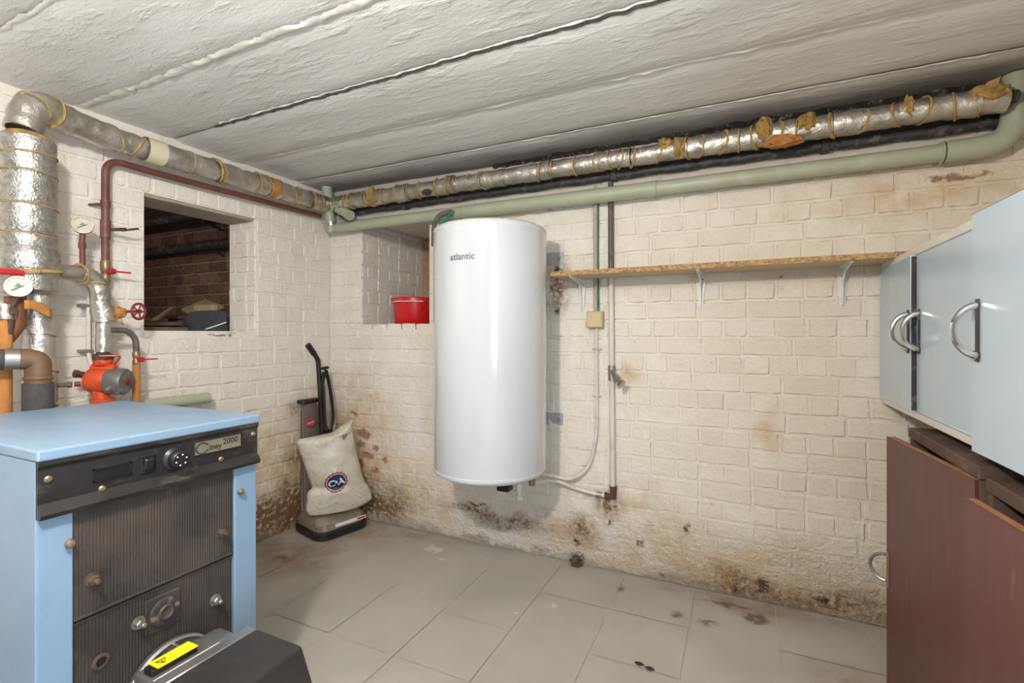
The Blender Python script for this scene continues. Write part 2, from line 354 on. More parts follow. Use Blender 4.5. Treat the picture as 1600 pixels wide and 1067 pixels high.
t = NT('panel_black'); p = t.pos(); c = t.mix(t.map(t.noise(t.scalevec(p, (1, 1, 2.2)), 7, 7, .7), .52, .74, 0, .75), srgb(34, 31, 31), srgb(104, 96, 86))
M['panel'] = t.fin(c, t.map(t.noise(p, 12, 5), .3, .7, .3, .6), 0, t.bump(t.noise(p, 70, 4), .15, .004))
t = NT('cast_iron'); p = t.pos(); c = t.mix(t.map(t.noise(p, 6, 6, .65), .4, .7), srgb(66, 59, 55), srgb(92, 82, 74)); c = t.mix(t.map(t.noise(t.warp(p, 8, .1), 10, 6, .7), .60, .75, 0, .7), c, srgb(128, 100, 72))
M['iron'] = t.fin(c, .55, .35, t.bump(t.noise(p, 90, 4), .2, .003))
M['plate'] = simple('brushed_plate', srgb(182, 174, 152), .35, .7, var=.1, scale=30)
M['label_yellow'] = simple('yellow_sticker', srgb(244, 216, 24), .5, var=.02, bump=0)
M['label_white'] = simple('white_sticker', srgb(206, 204, 200), .5, var=.15, scale=60, bump=0)
M['hood'] = simple('burner_hood', srgb(48, 45, 44), .42, var=.1, scale=8, bump=.05, dirt=srgb(70, 64, 60), dirtamt=.5)
M['bucket'] = simple('red_plastic', srgb(206, 28, 30), .3, var=.05, scale=8, bump=.03, dirt=srgb(226, 196, 188), dirtamt=.0)
M['bag'] = None
t = NT('beige_plastic_bag'); p = t.pos(); c = t.mix(t.map(t.noise(p, 8, 4), .35, .65), srgb(206, 199, 180), srgb(192, 184, 164))
M['bag'] = t.fin(c, .34, 0, t.bump(t.noise(t.warp(p, 6, .2), 16, 5, .55), .8, .018), spec=.5)
M['red_print'] = simple('red_print', srgb(176, 40, 48), .45, var=.02, bump=0)
M['navy_print'] = simple('navy_print', srgb(34, 50, 92), .45, var=.02, bump=0)
M['white_print'] = simple('white_print', srgb(236, 234, 228), .45, var=.02, bump=0)
M['dark_print'] = simple('dark_print', srgb(40, 38, 36), .5, var=.02, bump=0)
t = NT('plaid'); p = t.pos(); s1 = t.n('ShaderNodeTexWave', bands_direction='Z'); s1.inputs['Scale'].default_value = 26; t.l(p, s1.inputs['Vector'])
s2 = t.n('ShaderNodeTexWave', bands_direction='Y'); s2.inputs['Scale'].default_value = 26; t.l(p, s2.inputs['Vector'])
c = t.mix(s1.outputs[1], srgb(72, 60, 56), srgb(128, 112, 102)); c2 = t.mix(s2.outputs[1], srgb(66, 50, 48), srgb(132, 114, 100)); c = t.mix(.5, c, c2)
M['plaid'] = t.fin(c, .9)
M['vac_metal'] = simple('vacuum_hood', srgb(168, 156, 140), .3, .55, var=.08, scale=10, dirt=srgb(120, 104, 86), dirtamt=.5)
M['dial'] = simple('dial_face', srgb(178, 170, 154), .4, var=.04, bump=0)
M['dialgreen'] = simple('dial_green', srgb(70, 130, 80), .5, bump=0)
M['wood_old'] = simple('old_plank', srgb(138, 116, 94), .85, var=.2, scale=20, bump=.4)
M['wood_pale'] = simple('pale_board', srgb(168, 148, 118), .8, var=.1, bump=.2)
M['slate'] = simple('dark_slate', srgb(70, 72, 78), .7, var=.1, bump=.2)
M['dirt'] = simple('dirt_clump', srgb(96, 80, 64), .95, var=.3, scale=60, bump=1, bscale=120)
M['leaf'] = simple('dead_leaf', srgb(64, 54, 40), .8, var=.2, scale=60)
M['flake'] = simple('flaking_soot', srgb(58, 54, 52), .5, .1, var=.3, scale=40, dirt=srgb(170, 162, 154), dirtamt=.9, dscale=40, bump=.6, bscale=90)
M['galv'] = simple('galvanised', srgb(188, 190, 192), .4, .35, var=.08)
# ================================================================== structure
HC = 1.97; XR = 3.2; YF = -4.0
NX0, NX1, NZ0, NZ1, ND = .25, .74, 1.127, 1.775, .62      # niche in the back wall
OY0, OY1, OZ0, OZ1, WT = -1.04, -.51, 1.115, 1.705, .21    # opening in the left wall
# --- floor with 30 cm tiles
fl = struct(MB().box(-.05, XR, YF, .05, -.12, -.004).build('floor', M['grout']))
tv = []
for k in range(6):
    bm = MB(); a = .1485; n = 4; V = []; F = []
    for i in range(n+1):
        for j in range(n+1):
            x = -a+2*a*i/n; y = -a+2*a*j/n; e = max(abs(x), abs(y)) > a-.001
            V.append((x, y, -.0012 if e else R_.uniform(-.0006, .0006)))
    for i in range(n):
        for j in range(n): q = i*(n+1)+j; F.append((q, q+n+1, q+n+2, q+1))
    m = mesh('tile', V, F); m.materials.append(M['floor'])
    for p in m.polygons: p.use_smooth = True
    tv.append(m)
TX, TY = .93, -.915
for i in range(-4, 8):
    for j in range(-11, 4):
        x = TX+.3*i+.15; y = TY+.298*j+.149
        x0, x1 = max(x-.15, 0), min(x+.15, XR); y0, y1 = max(y-.149, YF), min(y+.149, 0)
        if x1-x0 < .02 or y1-y0 < .02: continue
        o = obj('tile', R_.choice(tv), None, fl); o.location = ((x0+x1)/2, (y0+y1)/2, R_.uniform(-.0012, .0008))
        o.scale = ((x1-x0)/.3, (y1-y0)/.298, 1)
# --- ceiling: shuttered concrete, boards parallel to the back wall
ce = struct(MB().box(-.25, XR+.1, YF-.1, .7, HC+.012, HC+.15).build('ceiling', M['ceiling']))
ys = [.0, -.24, -.59, -.92, -1.26, -1.61, -1.95, -2.3, -2.64, -2.98, -3.32, -3.66, YF]
for i, (a, b) in enumerate(zip(ys, ys[1:])):
    z = HC+[0, .002, -.003, .003, -.001, .004, 0, .003][i % 8]; nx, ny = 64, 8; V = []; F = []
    for p in range(nx+1):
        for q in range(ny+1):
            x = -.02+(XR+.04)*p/nx; y = a+(b-a)*q/ny
            d = .0035*noise.noise(Vector((x*1.4, y*4, i*3)))+.002*noise.noise(Vector((x*6, y*15, i)))
            if q in (0, ny): d = .008
            V.append((x, y, z-abs(d)*0+d))
    for p in range(nx):
        for q in range(ny): k = p*(ny+1)+q; F.append((k, k+1, k+ny+2, k+ny+1))
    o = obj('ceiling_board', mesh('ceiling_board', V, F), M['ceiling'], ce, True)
for y, wd, z, mat, x0, x1 in ((-.24, .006, .002, 'seam', 0, XR), (-.59, .011, .0025, 'seam', 0, XR), (-.925, .010, .003, 'crack', .3, XR), (-.94, .008, .003, 'seam', .35, XR), (-1.26, .022, .004, 'seam', 0, XR), (-1.61, .011, .002, 'seam', 0, XR), (-1.95, .01, .006, 'seam', 0, XR)):
    V = []; F = []; n = 330
    for k in range(n+1):
        x = x0+(x1-x0)*k/n; j = .006*noise.noise(Vector((x*5, y*9, 0)))+.006*noise.noise(Vector((x*26, y, 4))); ww = wd*(.35+.9*abs(noise.noise(Vector((x*9, y*3, 2))))+.8*abs(noise.noise(Vector((x*47, y*3, 6)))))
        hh = HC+.004-(z+.002)*(.25+1.5*abs(noise.noise(Vector((x*13, y, 7))))+.4*noise.noise(Vector((x*50, y, 1))))
        V += [(x, y-ww+j, HC+.004), (x, y-ww*.4+j, hh), (x, y+ww*.4+j, hh), (x, y+ww+j, HC+.004)]
        if k: 
            q = (k-1)*4
            for e in range(3): F.append((q+e, q+e+1, q+e+5, q+e+4))
    obj('ceiling_seam', mesh('ceiling_seam', V, F), M[mat], ce, True)
# --- back wall (heater wall) with the deep niche
wb = struct(MB().box(-.21, NX0, 0, .82, 0, HC+.05).box(NX1, XR, 0, .82, 0, HC+.05).box(NX0, NX1, 0, .82, 0, NZ0).box(NX0, NX1, 0, .82, NZ1, HC+.05).build('wall_back', M['wall_back']))
struct(MB().box(NX0, NX1, ND, ND+.1, NZ0, NZ1).build('wall_niche', M['niche_back']))
# --- left wall with the opening
wl = struct(MB().box(-WT, 0, YF, OY0, 0, HC+.05).box(-WT, 0, OY1, 0, 0, HC+.05).box(-WT, 0, OY0, OY1, 0, OZ0).box(-WT, 0, OY0, OY1, OZ1, HC+.05).build('wall_left', M['wall_left']))
MB().box(-WT-.005, -.012, OY0-.005, OY1+.01, OZ1-.012, OZ1+.06, .006).build('lintel', M['lintel'], wl)
struct(MB().box(XR, XR+.15, -2.6, .0, 0, HC+.05).box(XR, XR+.15, YF, -3.7, 0, HC+.05).box(XR, XR+.15, -3.7, -2.6, 1.93, HC+.05).build('wall_right', M['wall_back']))
# front wall behind the camera; the doorway is in the right wall
struct(MB().box(-.2, XR+.15, YF-.15, YF, 0, HC+.05).build('wall_front', M['plain']))
# --- crawl space behind the left wall
wc = struct(MB().box(-2.6, -WT, 0, .2, .8, 2.1).build('wall_crawlspace', M['raw_mortar']))
struct(MB().box(-2.7, -2.6, -2.2, .2, .8, 2.1).box(-2.6, -WT, -2.3, -2.2, .8, 2.1).build('wall_crawlspace_end', M['raw_mortar']))
struct(MB().box(-2.6, -WT, -2.2, 0, .9, 1.0).build('floor_crawlspace', M['raw_mortar']))
struct(MB().box(-2.6, -WT-.02, -2.2, 0, 2.0, 2.1).build('ceiling_crawlspace', M['raw_mortar']))
# --- bricks
CH = .0775
def brick_meshes(L, H, dep, n, mat, prefix):
    out = []
    for k in range(n):
        nx, nz = 6, 4; ins = .0045; V = []; F = []
        us = [-L/2, -L/2+ins, -L/2+L*.33, L/2-L*.33, L/2-ins, L/2]; zs = [-H/2, -H/2+ins, H/2-ins, H/2]
        tilt = R_.uniform(-.06, .06); tz = R_.uniform(-.1, .1)
        for i in range(nx):
            for j in range(nz):
                e = i in (0, nx-1) or j in (0, nz-1)
                corner = i in (0, nx-1) and j in (0, nz-1)
                u, z = us[i], zs[j]
                if not e: u += R_.uniform(-.003, .003); z += R_.uniform(-.003, .003)
                else: u += R_.uniform(-.0018, .0018); z += R_.uniform(-.002, .002)
                if corner: u *= .965; z *= .93
                d = -.003 if e else dep*R_.uniform(.75, 1.15)+tilt*u*.18+tz*z*.2
                V.append((u, d, z))
        for i in range(nx-1):
            for j in range(nz-1): q = i*nz+j; F.append((q, q+1, q+nz+1, q+nz))
        m = mesh(prefix, V, F); m.materials.append(mat)
        for p in m.polygons: p.use_smooth = True
        m.set_sharp_from_angle(angle=math.radians(28))
        out.append(m)
    return out
def lay(u0, u1, z0, z1, holes, rng, SL=.2, phase=0):
    """English bond: list of (u centre, z centre, length, height, is_header)"""
    out = []; k = 0; z = z0
    while z < z1-.02:
        h = min(CH, z1-z); L = SL if k % 2 else SL/2
        u = u0-(L*(.25 if k % 2 else .5))-rng.random()*.012-phase
        while u < u1:
            LL = L*rng.uniform(.93, 1.07)
            if rng.random() < .07: LL = SL*.75 if k % 2 else SL/2
            a, b = max(u, u0), min(u+LL, u1); u += LL
            segs = [(a, b)]
            for (h0, h1, g0, g1) in holes:
                if z+h*.5 > g0 and z+h*.5 < g1:
                    ns = []
                    for (p, q) in segs:
                        if q <= h0 or p >= h1: ns.append((p, q)); continue
                        if p < h0-.02: ns.append((p, h0))
                        if q > h1+.02: ns.append((h1, q))
                    segs = ns
            for (p, q) in segs:
                if q-p > .025: out.append(((p+q)/2, z+h/2, q-p, h, k % 2 == 0))
        z += h; k += 1
    return out
def place_bricks(parent, bricks, fn, rotz, mat, dep, hide, rng, limit=300, depf=None):
    ST = brick_meshes(.191, CH-.010, dep, 9, mat, 'brick'); HD = brick_meshes(.091, CH-.010, dep, 9, mat, 'brick')
    sc = []
    for b in bricks:
        u, z, L, h, hd = b; P = fn(u, z); s = 0; q = pix(P[0], P[1], P[2])
        if q and -20 < q[0] < 1620 and -20 < q[1] < 1090 and not any(x0 < q[0] < x1 and y0 < q[1] < y1 for x0, x1, y0, y1 in hide):
            s = L*h/q[2]**2
        sc.append((s, b))
    sc.sort(key=lambda t: -t[0]); rest = MB()
    for n, (s, (u, z, L, h, hd)) in enumerate(sc):
        me = rng.choice(HD if L < .13 else ST); ref = .1 if L < .13 else .2
        P = Vector(fn(u, z)); df = depf(u, z) if depf else 1
        sx = (L-.007)/(ref-.009); sz = (h-.007)/(CH-.010)
        flip = rng.choice((1, -1))
        if s > 0 and n < limit:
            o = obj('brick', me, None, parent); o.location = P; o.rotation_euler = (0, rng.uniform(-.012, .012), rotz)
            o.scale = (sx, df, sz)
        else:
            mt = Matrix.Translation(P) @ Matrix.Rotation(rotz, 4, 'Z') @ Matrix.Diagonal((sx, df, sz, 1))
            rest.add([mt @ v.co for v in me.vertices], [tuple(p.vertices) for p in me.polygons])
    if rest.v:
        o = rest.build('brickwork', mat, parent, fix=False); o['kind'] = 'stuff'
        for p in o.data.polygons: p.use_smooth = True
        o.data.set_sharp_from_angle(angle=math.radians(28))
rg = random.Random(3)
hideB = [(682, 848, 345, 765), (1390, 1600, 700, 1067), (1370, 1600, 430, 650)]
def depB(u, z):
    k = 1.0
    k *= min(1, max(.12, (z-.02)/.3)) if z < .32 else 1
    return k*rg.uniform(.75, 1.2)
place_bricks(wb, lay(0, XR, 0, HC-.03, [(NX0, NX1, NZ0, NZ1)], rg), lambda u, z: (u, -.0005, z), math.pi, M['wall_back'], .0046, hideB, rg, 300, depB)
hideL = [(-100, 398, 645, 1100), (0, 95, 190, 650)]
place_bricks(wl, lay(-2.1, 0, 0, HC-.03, [(OY0, OY1, OZ0, OZ1)], rg, phase=.05), lambda u, z: (.0005, u, z), -math.pi/2, M['wall_left'], .0044, hideL, rg, 255, depB)
# right jamb of the opening (normal -Y) and left reveal of the niche (normal +X)
place_bricks(wl, lay(-WT, 0, OZ0, OZ1, [], rg), lambda u, z: (u, OY1-.0005, z), math.pi, M['wall_left'], .0044, [], rg, 45)
place_bricks(wb, lay(0, ND, NZ0, NZ1, [], rg), lambda u, z: (NX0+.0005, u, z), -math.pi/2, M['wall_back'], .0046, [], rg, 40)
rb = lay(-2.5, -WT, 1.0, 1.95, [], rg)
place_bricks(wc, rb, lambda u, z: (u, -.0005, z), math.pi, M['raw_brick'], .008, [(0, 215, 0, 1067), (362, 1600, 0, 1067)], rg, 120)
# upper part of right wall next to the corner
place_bricks(bpy.data.objects['wall_right'], lay(-.6, 0, 1.3, HC, [], rg), lambda u, z: (XR-.0005, u, z), math.pi/2, M['wall_back'], .0046, [(0, 1560, 0, 1067)], rg, 40)
# plaster ledge along the top of the back wall
V = []; F = []; n = 120
for k in range(n+1):
    x = .0+XR*k/n; j = .004*noise.noise(Vector((x*6, 0, 0))); j2 = .004*noise.noise(Vector((x*9, 3, 0)))
    V += [(x, .0, 1.762+j2), (x, -.016+j, 1.766+j2), (x, -.018+j, 1.800+j), (x, .0, 1.808+j)]
    if k:
        q = (k-1)*4
        for e in range(3): F.append((q+e, q+e+1, q+e+5, q+e+4))
struct(obj('trim_1', mesh('trim', V, F), M['ledge'], None, True))
# ================================================================== boiler
BX, BXB, BY0, BY1, BZ = 1.10, .45, -1.80, -1.34, .88
bo = thing('boiler', 'pale blue floor boiler with black control panel and ribbed iron doors', 'boiler', ((BX+BXB)/2, (BY0+BY1)/2, 0))
MB().box(BXB, BX+.012, BY0-.004, BY1+.004, BZ-.022, BZ, .004, seg=2).build('top_panel', M['blue'], bo)
MB().box(BXB+.004, BX-.0008, BY0-.002, BY0+.010, .02, BZ-.022, .002).build('side_panel', M['blue'], bo)
MB().box(BXB+.004, BX-.0008, BY1-.010, BY1+.002, .02, BZ-.022, .002).build('side_panel', M['blue'], bo)
MB().box(BXB, BXB+.008, BY0+.012, BY1-.012, .02, BZ-.022).build('back_panel', M['blue'], bo)
for a, b in ((BY0, BY0+.056), (BY1-.062, BY1)):
    o = MB().box(BX-.02, BX, a, b, .02, .752, .002).build('front_post', M['blue'], bo)
for y, z in ((-1.752, .686), (-1.389, .682), (-1.77, .25), (-1.37, .25)):
    MB().lathe([(.005, 0), (.008, .003), (.009, .008), (.006, .013), (.001, .014)], (BX, y, z), (1, 0, 0), 12).build('screw_knob', M['brass'], bo, True)
# control panel: folded sheet, lips at top and bottom
pr = [(BX-.02, .748), (BX+.014, .748), (BX+.018, .757), (BX+.010, .768), (BX+.004, .776), (BX+.004, .842), (BX+.010, .850), (BX+.010, .858), (BX-.02, .858)]
cp = MB().prism(pr, lambda a, b, d: (a, d, b), BY0-.001, BY1+.001).build('control_panel', M['panel'], bo)
cp['label'] = 'black sheet metal control panel with scuffs'
PX = BX+.004
for y, z in ((-1.785, .822), (-1.698, .779), (-1.443, .781), (-1.352, .828)):
    m = MB().lathe([(.0066, 0), (.0066, .002), (.004, .0045)], (PX, y, z), (1, 0, 0), 12)
    m.box(PX+.004, PX+.0052, y-.005, y+.005, z-.0007, z+.0007).build('screw', M['brass'], cp, True)
m = MB()
for a, b, c_, d in ((-1.714, -1.644, .796, .7985), (-1.714, -1.644, .8195, .822), (-1.714, -1.711, .796, .822), (-1.647, -1.644, .796, .822)): m.box(PX-.001, PX+.003, a, b, c_, d)
m.box(PX-.001, PX+.0006, -1.712, -1.646, .798, .82).build('display_slot', M['black'], cp)
MB().box(PX-.001, PX+.004, -1.627, -1.597, .789, .831, .002).build('switch_frame', M['black'], cp)
MB().box(PX, PX+.010, -1.622, -1.602, .796, .824, .003, rot=Matrix.Rotation(.25, 3, 'Y')).build('rocker_switch', M['black'], cp)
kn = MB().lathe([(.027, 0), (.028, .004), (.024, .008), (.0215, .010), (.020, .024), (.017, .027), (.001, .027)], (PX, -1.555, .808), (1, 0, 0), 28).build('thermostat_knob', M['black'], cp, True)
for k in range(6):
    a = k*math.pi/3+.3; MB().box(PX+.0268, PX+.0276, -1.555+.012*math.cos(a)-.0015, -1.555+.012*math.cos(a)+.0015, .808+.012*math.sin(a)-.0015, .808+.012*math.sin(a)+.0015).build('dial_mark', M['white_print'], kn)
npl = MB().box(PX-.001, PX+.002, -1.510, -1.388, .803, .837, .0008).build('nameplate', M['plate'], cp)
fr = MB()
for a, b, c_, d in ((-1.510, -1.388, .8355, .837), (-1.510, -1.388, .803, .8045), (-1.510, -1.5085, .803, .837), (-1.3895, -1.388, .803, .837)): fr.box(PX+.001, PX+.0028, a, b, c_, d)
fr.build('plate_border', M['dark_print'], npl)
T = lambda y, z: (lambda a, b: Vector((PX+.0026, y+a, z+b)))
text_obj('lettering', 'iney', .0195, T(-1.458, .817), M['dark_print'], npl, .0004)
text_obj('lettering', '2000', .0205, T(-1.418, .824), M['dark_print'], npl, .0003)
m = MB(); P = []
for k in range(25):
    a = .5+k*(2*math.pi-.9)/24; P.append((PX+.0028, -1.491+.0150*math.cos(a), .819+.0130*math.sin(a)))
m.tube(P, .0013, 5).build('big_initial', M['dark_print'], npl)
# ribbed cast doors
def ribbed(name, y0, y1, z0, z1, x, skip=()):
    V = []; F = []; n = int((y1-y0)/.0062); k = 0; L = [(y0, x)]
    for i in range(n):
        a = y0+.004+(y1-y0-.008)*i/n; w_ = (y1-y0-.008)/n
        L += [(a, x), (a+w_*.25, x+.0022), (a+w_*.55, x+.0022), (a+w_*.8, x)]
    L.append((y1, x))
    for y, xx in L: V += [(xx, y, z0), (xx, y, z1)]
    for i in range(len(L)-1): F.append((2*i, 2*i+2, 2*i+3, 2*i+1))
    b = MB().add(V, F); b.box(x-.02, x-.001, y0, y1, z0, z1)
    for a, c_ in ((z0, z0+.006), (z1-.006, z1)): b.box(x-.002, x+.004, y0, y1, a, c_, .001)
    return b.build(name, M['iron'], bo, fix=False)
dy0, dy1 = BY0+.058, BY1-.064
du = ribbed('upper_door', dy0, dy1, .522, .747, BX-.006)
dl = ribbed('lower_door', dy0, dy1, .06, .518, BX-.010)
for par, y, z in ((du, -1.711, .594), (du, -1.436, .590), (dl, -1.626, .459), (dl, -1.452, .424)):
    m = MB().lathe([(.014, 0), (.014, .003)], (BX-.006, y, z), (1, 0, 0), 16)
    h_ = hexnut((BX-.003, y, z), (1, 0, 0), .0105, .012); m.add(h_.v, h_.f); m.lathe([(.0055, 0), (.0055, .012), (.004, .014)], (BX+.007, y, z), (1, 0, 0), 10)
    m.build('nut', M['rust'] if par is du else M['steel'], par)
# sight glass with oval plate
def ell(ry, rz, n=28): return [(ry*math.cos(2*math.pi*k/n), rz*math.sin(2*math.pi*k/n)) for k in range(n)]
rtilt = Matrix.Rotation(0, 2)
sg = MB().box(BX-.010, BX-.004, -1.612, -1.536, .418, .498, .002)
sg = sg.build('sight_plate', M['iron'], dl)
MB().lathe([(.031, 0), (.032, .005), (.028, .008), (.024, .008)], (BX-.005, -1.574, .459), (1, 0, 0), 28).build('sight_rim', M['greydark'], sg, True)
MB().lathe([(.016, 0), (.017, .005), (.014, .008), (.010, .005), (.001, .004)], (BX+.002, -1.574, .459), (1, 0, 0), 24).build('sight_glass', M['iron'], sg, True)
for dy in (-.026, .026): MB().lathe([(.0055, 0), (.005, .004)], (BX+.001, -1.574+dy, .459+dy*.2), (1, 0, 0), 10).build('screw', M['brass'], sg)
m = MB().lathe([(.016, 0), (.017, .003), (.013, .005), (.010, .005), (.009, -.004)], (BX-.008, -1.695, .415), (1, 0, 0), 20, cap=False); m.lathe([(.0095, 0), (.0095, .001)], (BX-.02, -1.695, .415), (1, 0, 0), 16).build('bolt_hole', M['rust'], dl, True)
MB().lathe([(.0095, 0), (.0095, .001)], (BX-.0068, -1.695, .415), (1, 0, 0), 16).build('bore_shade', M['black'], dl)  # flat black disc painting the dark inside of the hollow
# burner on the lower door
bu = thing('burner', 'black hooded oil burner with round aluminium flange on the boiler door', 'burner', (1.3, -1.57, 0))
fx, fy, fz = BX-.004, -1.56, .285
fg = MB().lathe([(.100, 0), (.103, .004), (.103, .014), (.098, .018), (.094, .014), (.06, .014), (.05, .02), (.05, .06)], (fx, fy, fz), (1, 0, 0), 48).build('flange', M['alu'], bu, True)
for k in range(4):
    a = math.radians(42+90*k); y, z = fy+.078*math.cos(a), fz+.078*math.sin(a)
    m = MB().lathe([(.0145, 0), (.0145, .004), (.009, .004)], (fx+.013, y, z), (1, 0, 0), 18); m.build('slot', M['black'], fg)
    hexnut((fx+.015, y, z), (1, 0, 0), .0085, .010).build('bolt', M['rust'], fg)
MB().box(fx+.012, fx+.10, fy-.006, fy+.002, fz+.03, fz+.098, .002).box(fx+.012, fx+.10, fy-.05, fy-.045, fz+.0, fz+.08, .002).build('web', M['alu'], fg)
MB().box(1.145, 1.262, -1.665, -1.475, .19, .386, .012, seg=2).box(1.235, 1.268, -1.705, -1.462, .10, .402, .004).lathe([(.058, 0), (.058, .08)], (1.10, fy, fz-.01), (1, 0, 0), 32).build('housing', M['alu'], bu, True)
# hood: prism with sloped nose, chamfered edges
hv = []; prof = [(1.268, .404), (1.418, .404), (1.452, .33), (1.475, .12), (1.268, .10)]
bm = bmesh.new()
vs_ = [[bm.verts.new((x, y, z)) for x, z in prof] for y in (-1.705, -1.465)]
n = len(prof)
bm.faces.new(vs_[0]); bm.faces.new(vs_[1][::-1])
for i in range(n): bm.faces.new((vs_[0][i], vs_[1][i], vs_[1][(i+1) % n], vs_[0][(i+1) % n]))
bmesh.ops.recalc_face_normals(bm, faces=bm.faces[:]); bmesh.ops.bevel(bm, geom=bm.edges[:], offset=.006, segments=2, affect='EDGES', profile=.5)
me = bpy.data.meshes.new('hood'); bm.to_mesh(me); bm.free(); obj('hood', me, M['hood'], bu)
MB().box(1.17, 1.20, -1.655, -1.56, .386, .400, .002).build('terminal_block', M['black'], bu)
yl = MB().box(1.168, 1.204, -1.645, -1.562, .400, .4015).build('warning_label', M['label_yellow'], bu)
tri = [(1.186+.011*math.cos(a), -1.628+.011*math.sin(a)) for a in (0, 2.094, 4.189)]
P = [Vector((x, y, .4022)) for x, y in tri]
MB().tube([P[0], P[1]], .0009, 4).tube([P[1], P[2]], .0009, 4).tube([P[2], P[0]], .0009, 4).box(1.1845, 1.1905, -1.629, -1.627, .4016, .4024).build('warning_triangle', M['dark_print'], yl)
MB().box(1.212, 1.234, -1.66, -1.52, .3865, .3875).build('rating_label', M['label_white'], bu)
MB().box(1.13, 1.40, -1.60, -1.54, .0, .02).tube([(1.33, -1.57, .02), (1.33, -1.57, .11)], .014, 10).build('support_foot', M['greydark'], bu)

# ================================================================== water heater
HX, HY, HR, HZ0, HZ1 = 1.277, -.295, .255, .482, 1.578
wh = thing('water_heater', 'tall white cylindrical electric water heater hung on the brick wall', 'water heater', (HX, HY, HZ0))
MB().lathe([(HR-.012, 0), (HR-.003, .003), (HR, .010), (HR, HZ1-HZ0-.055)], (HX, HY, HZ0+.022), (0, 0, 1), 96, cap=False).build('tank', M['heater'], wh, True)
MB().lathe([(HR-.012, .0), (HR+.001, .002), (HR+.001, .012), (HR-.004, .022), (HR-.02, .030), (HR*.5, .036), (.001, .037)], (HX, HY, HZ1-.035), (0, 0, 1), 96).build('top_cap', M['heatercap'], wh, True)
MB().lathe([(.001, -.03), (HR*.5, -.03), (HR-.03, -.016), (HR-.006, -.004), (HR+.001, .006), (HR+.001, .016), (HR-.004, .018)], (HX, HY, HZ0+.012), (0, 0, 1), 96).build('bottom_cap', M['heatercap'], wh, True)
a0 = math.radians(-89)
def wrap(x, y):
    a = a0+x/HR; return Vector((HX+(HR+.0022)*math.cos(a), HY+(HR+.0022)*math.sin(a), 1.415+y))
text_obj('lettering', 'atlantic', .040, wrap, M['greytext'], wh, .0003)
for z in (1.47, .685):
    m = MB().box(1.13, 1.525, -.006, -.001, z-.03, z+.03, .001).box(1.18, 1.40, -.06, -.003, z-.03, z+.03)
    m.build('wall_bracket', M['galv'], wh)
    hexnut((1.505, -.006, z), (0, -1, 0), .011, .012).build('bracket_bolt', M['chrome'], wh)
MB().box(1.325, 1.385, -.33, -.28, .405, .462, .004).build('cable_gland', M['black'], wh)
MB().tube([(1.40, -.25, .47), (1.40, -.25, .37)], .012, 12).tube([(1.40, -.25, .375), (1.40, -.25, .355)], .017, 12).build('safety_valve', M['white'], wh)
MB().lathe([(.016, 0), (.016, .05)], (1.43, -.17, .40), (0, 0, 1), 14).build('inlet_stub', M['brass'], wh)
cbl = thing('grey_strap', 'grey strap and green wire dangling over the left rim of the heater', 'strap', (.9, -.10, 1.6))
MB().tube(rpath([(.95, -.105, 1.735), (.885, -.12, 1.725), (.855, -.125, 1.67), (.852, -.125, 1.56)], .04), .012, 8, wob=.2).build('strap', M['lead'], cbl, True)
MB().tube(rpath([(.96, -.11, 1.72), (.92, -.13, 1.70), (.895, -.15, 1.645), (.90, -.16, 1.60)], .03), .006, 6).tube(rpath([(.965, -.11, 1.735), (.945, -.14, 1.70), (.95, -.15, 1.66)], .02), .006, 6).build('green_wire', M['greenwire'], cbl, True)

# ================================================================== shelf
sh = thing('wall_shelf', 'long chipboard shelf on white metal brackets along the brick wall', 'shelf', (2.2, -.1, 1.2))
MB().box(1.535, 2.88, -.205, -.012, 1.360, 1.378).build('board', M['shelf'], sh)
MB().box(1.533, 2.881, -.2075, -.2052, 1.359, 1.379).box(1.532, 1.535, -.2075, -.012, 1.359, 1.379).build('front_edge', M['chip'], sh)
for x in (1.62, 2.15, 2.66):
    b = MB(); n = 8
    # pressed steel bracket: two arms with a tapering gusset
    b.prism([(-.008, 1.357), (-.19, 1.357), (-.19, 1.352), (-.06, 1.335), (-.03, 1.30), (-.016, 1.215), (-.008, 1.205)], lambda a, c_, d: (x+d, a, c_), -.0025, .0025)
    b.prism([(-.016, 1.36), (.016, 1.36), (.020, 1.345), (.009, 1.215), (.004, 1.203), (-.004, 1.203), (-.009, 1.215), (-.020, 1.345)], lambda a, c_, d: (x+a, d, c_), -.0105, -.0065)
    b.prism([(-.016, -.008), (.016, -.008), (.007, -.19), (-.007, -.19)], lambda a, c_, d: (x+a, c_, d), 1.3565, 1.3600)
    o = b.build('bracket', M['white'], sh)
    for z in (1.335, 1.225): MB().lathe([(.004, 0), (.003, .002)], (x+.007*(1 if z > 1.3 else 0), -.0105, z), (0, -1, 0), 10).build('screw', M['steel'], o)

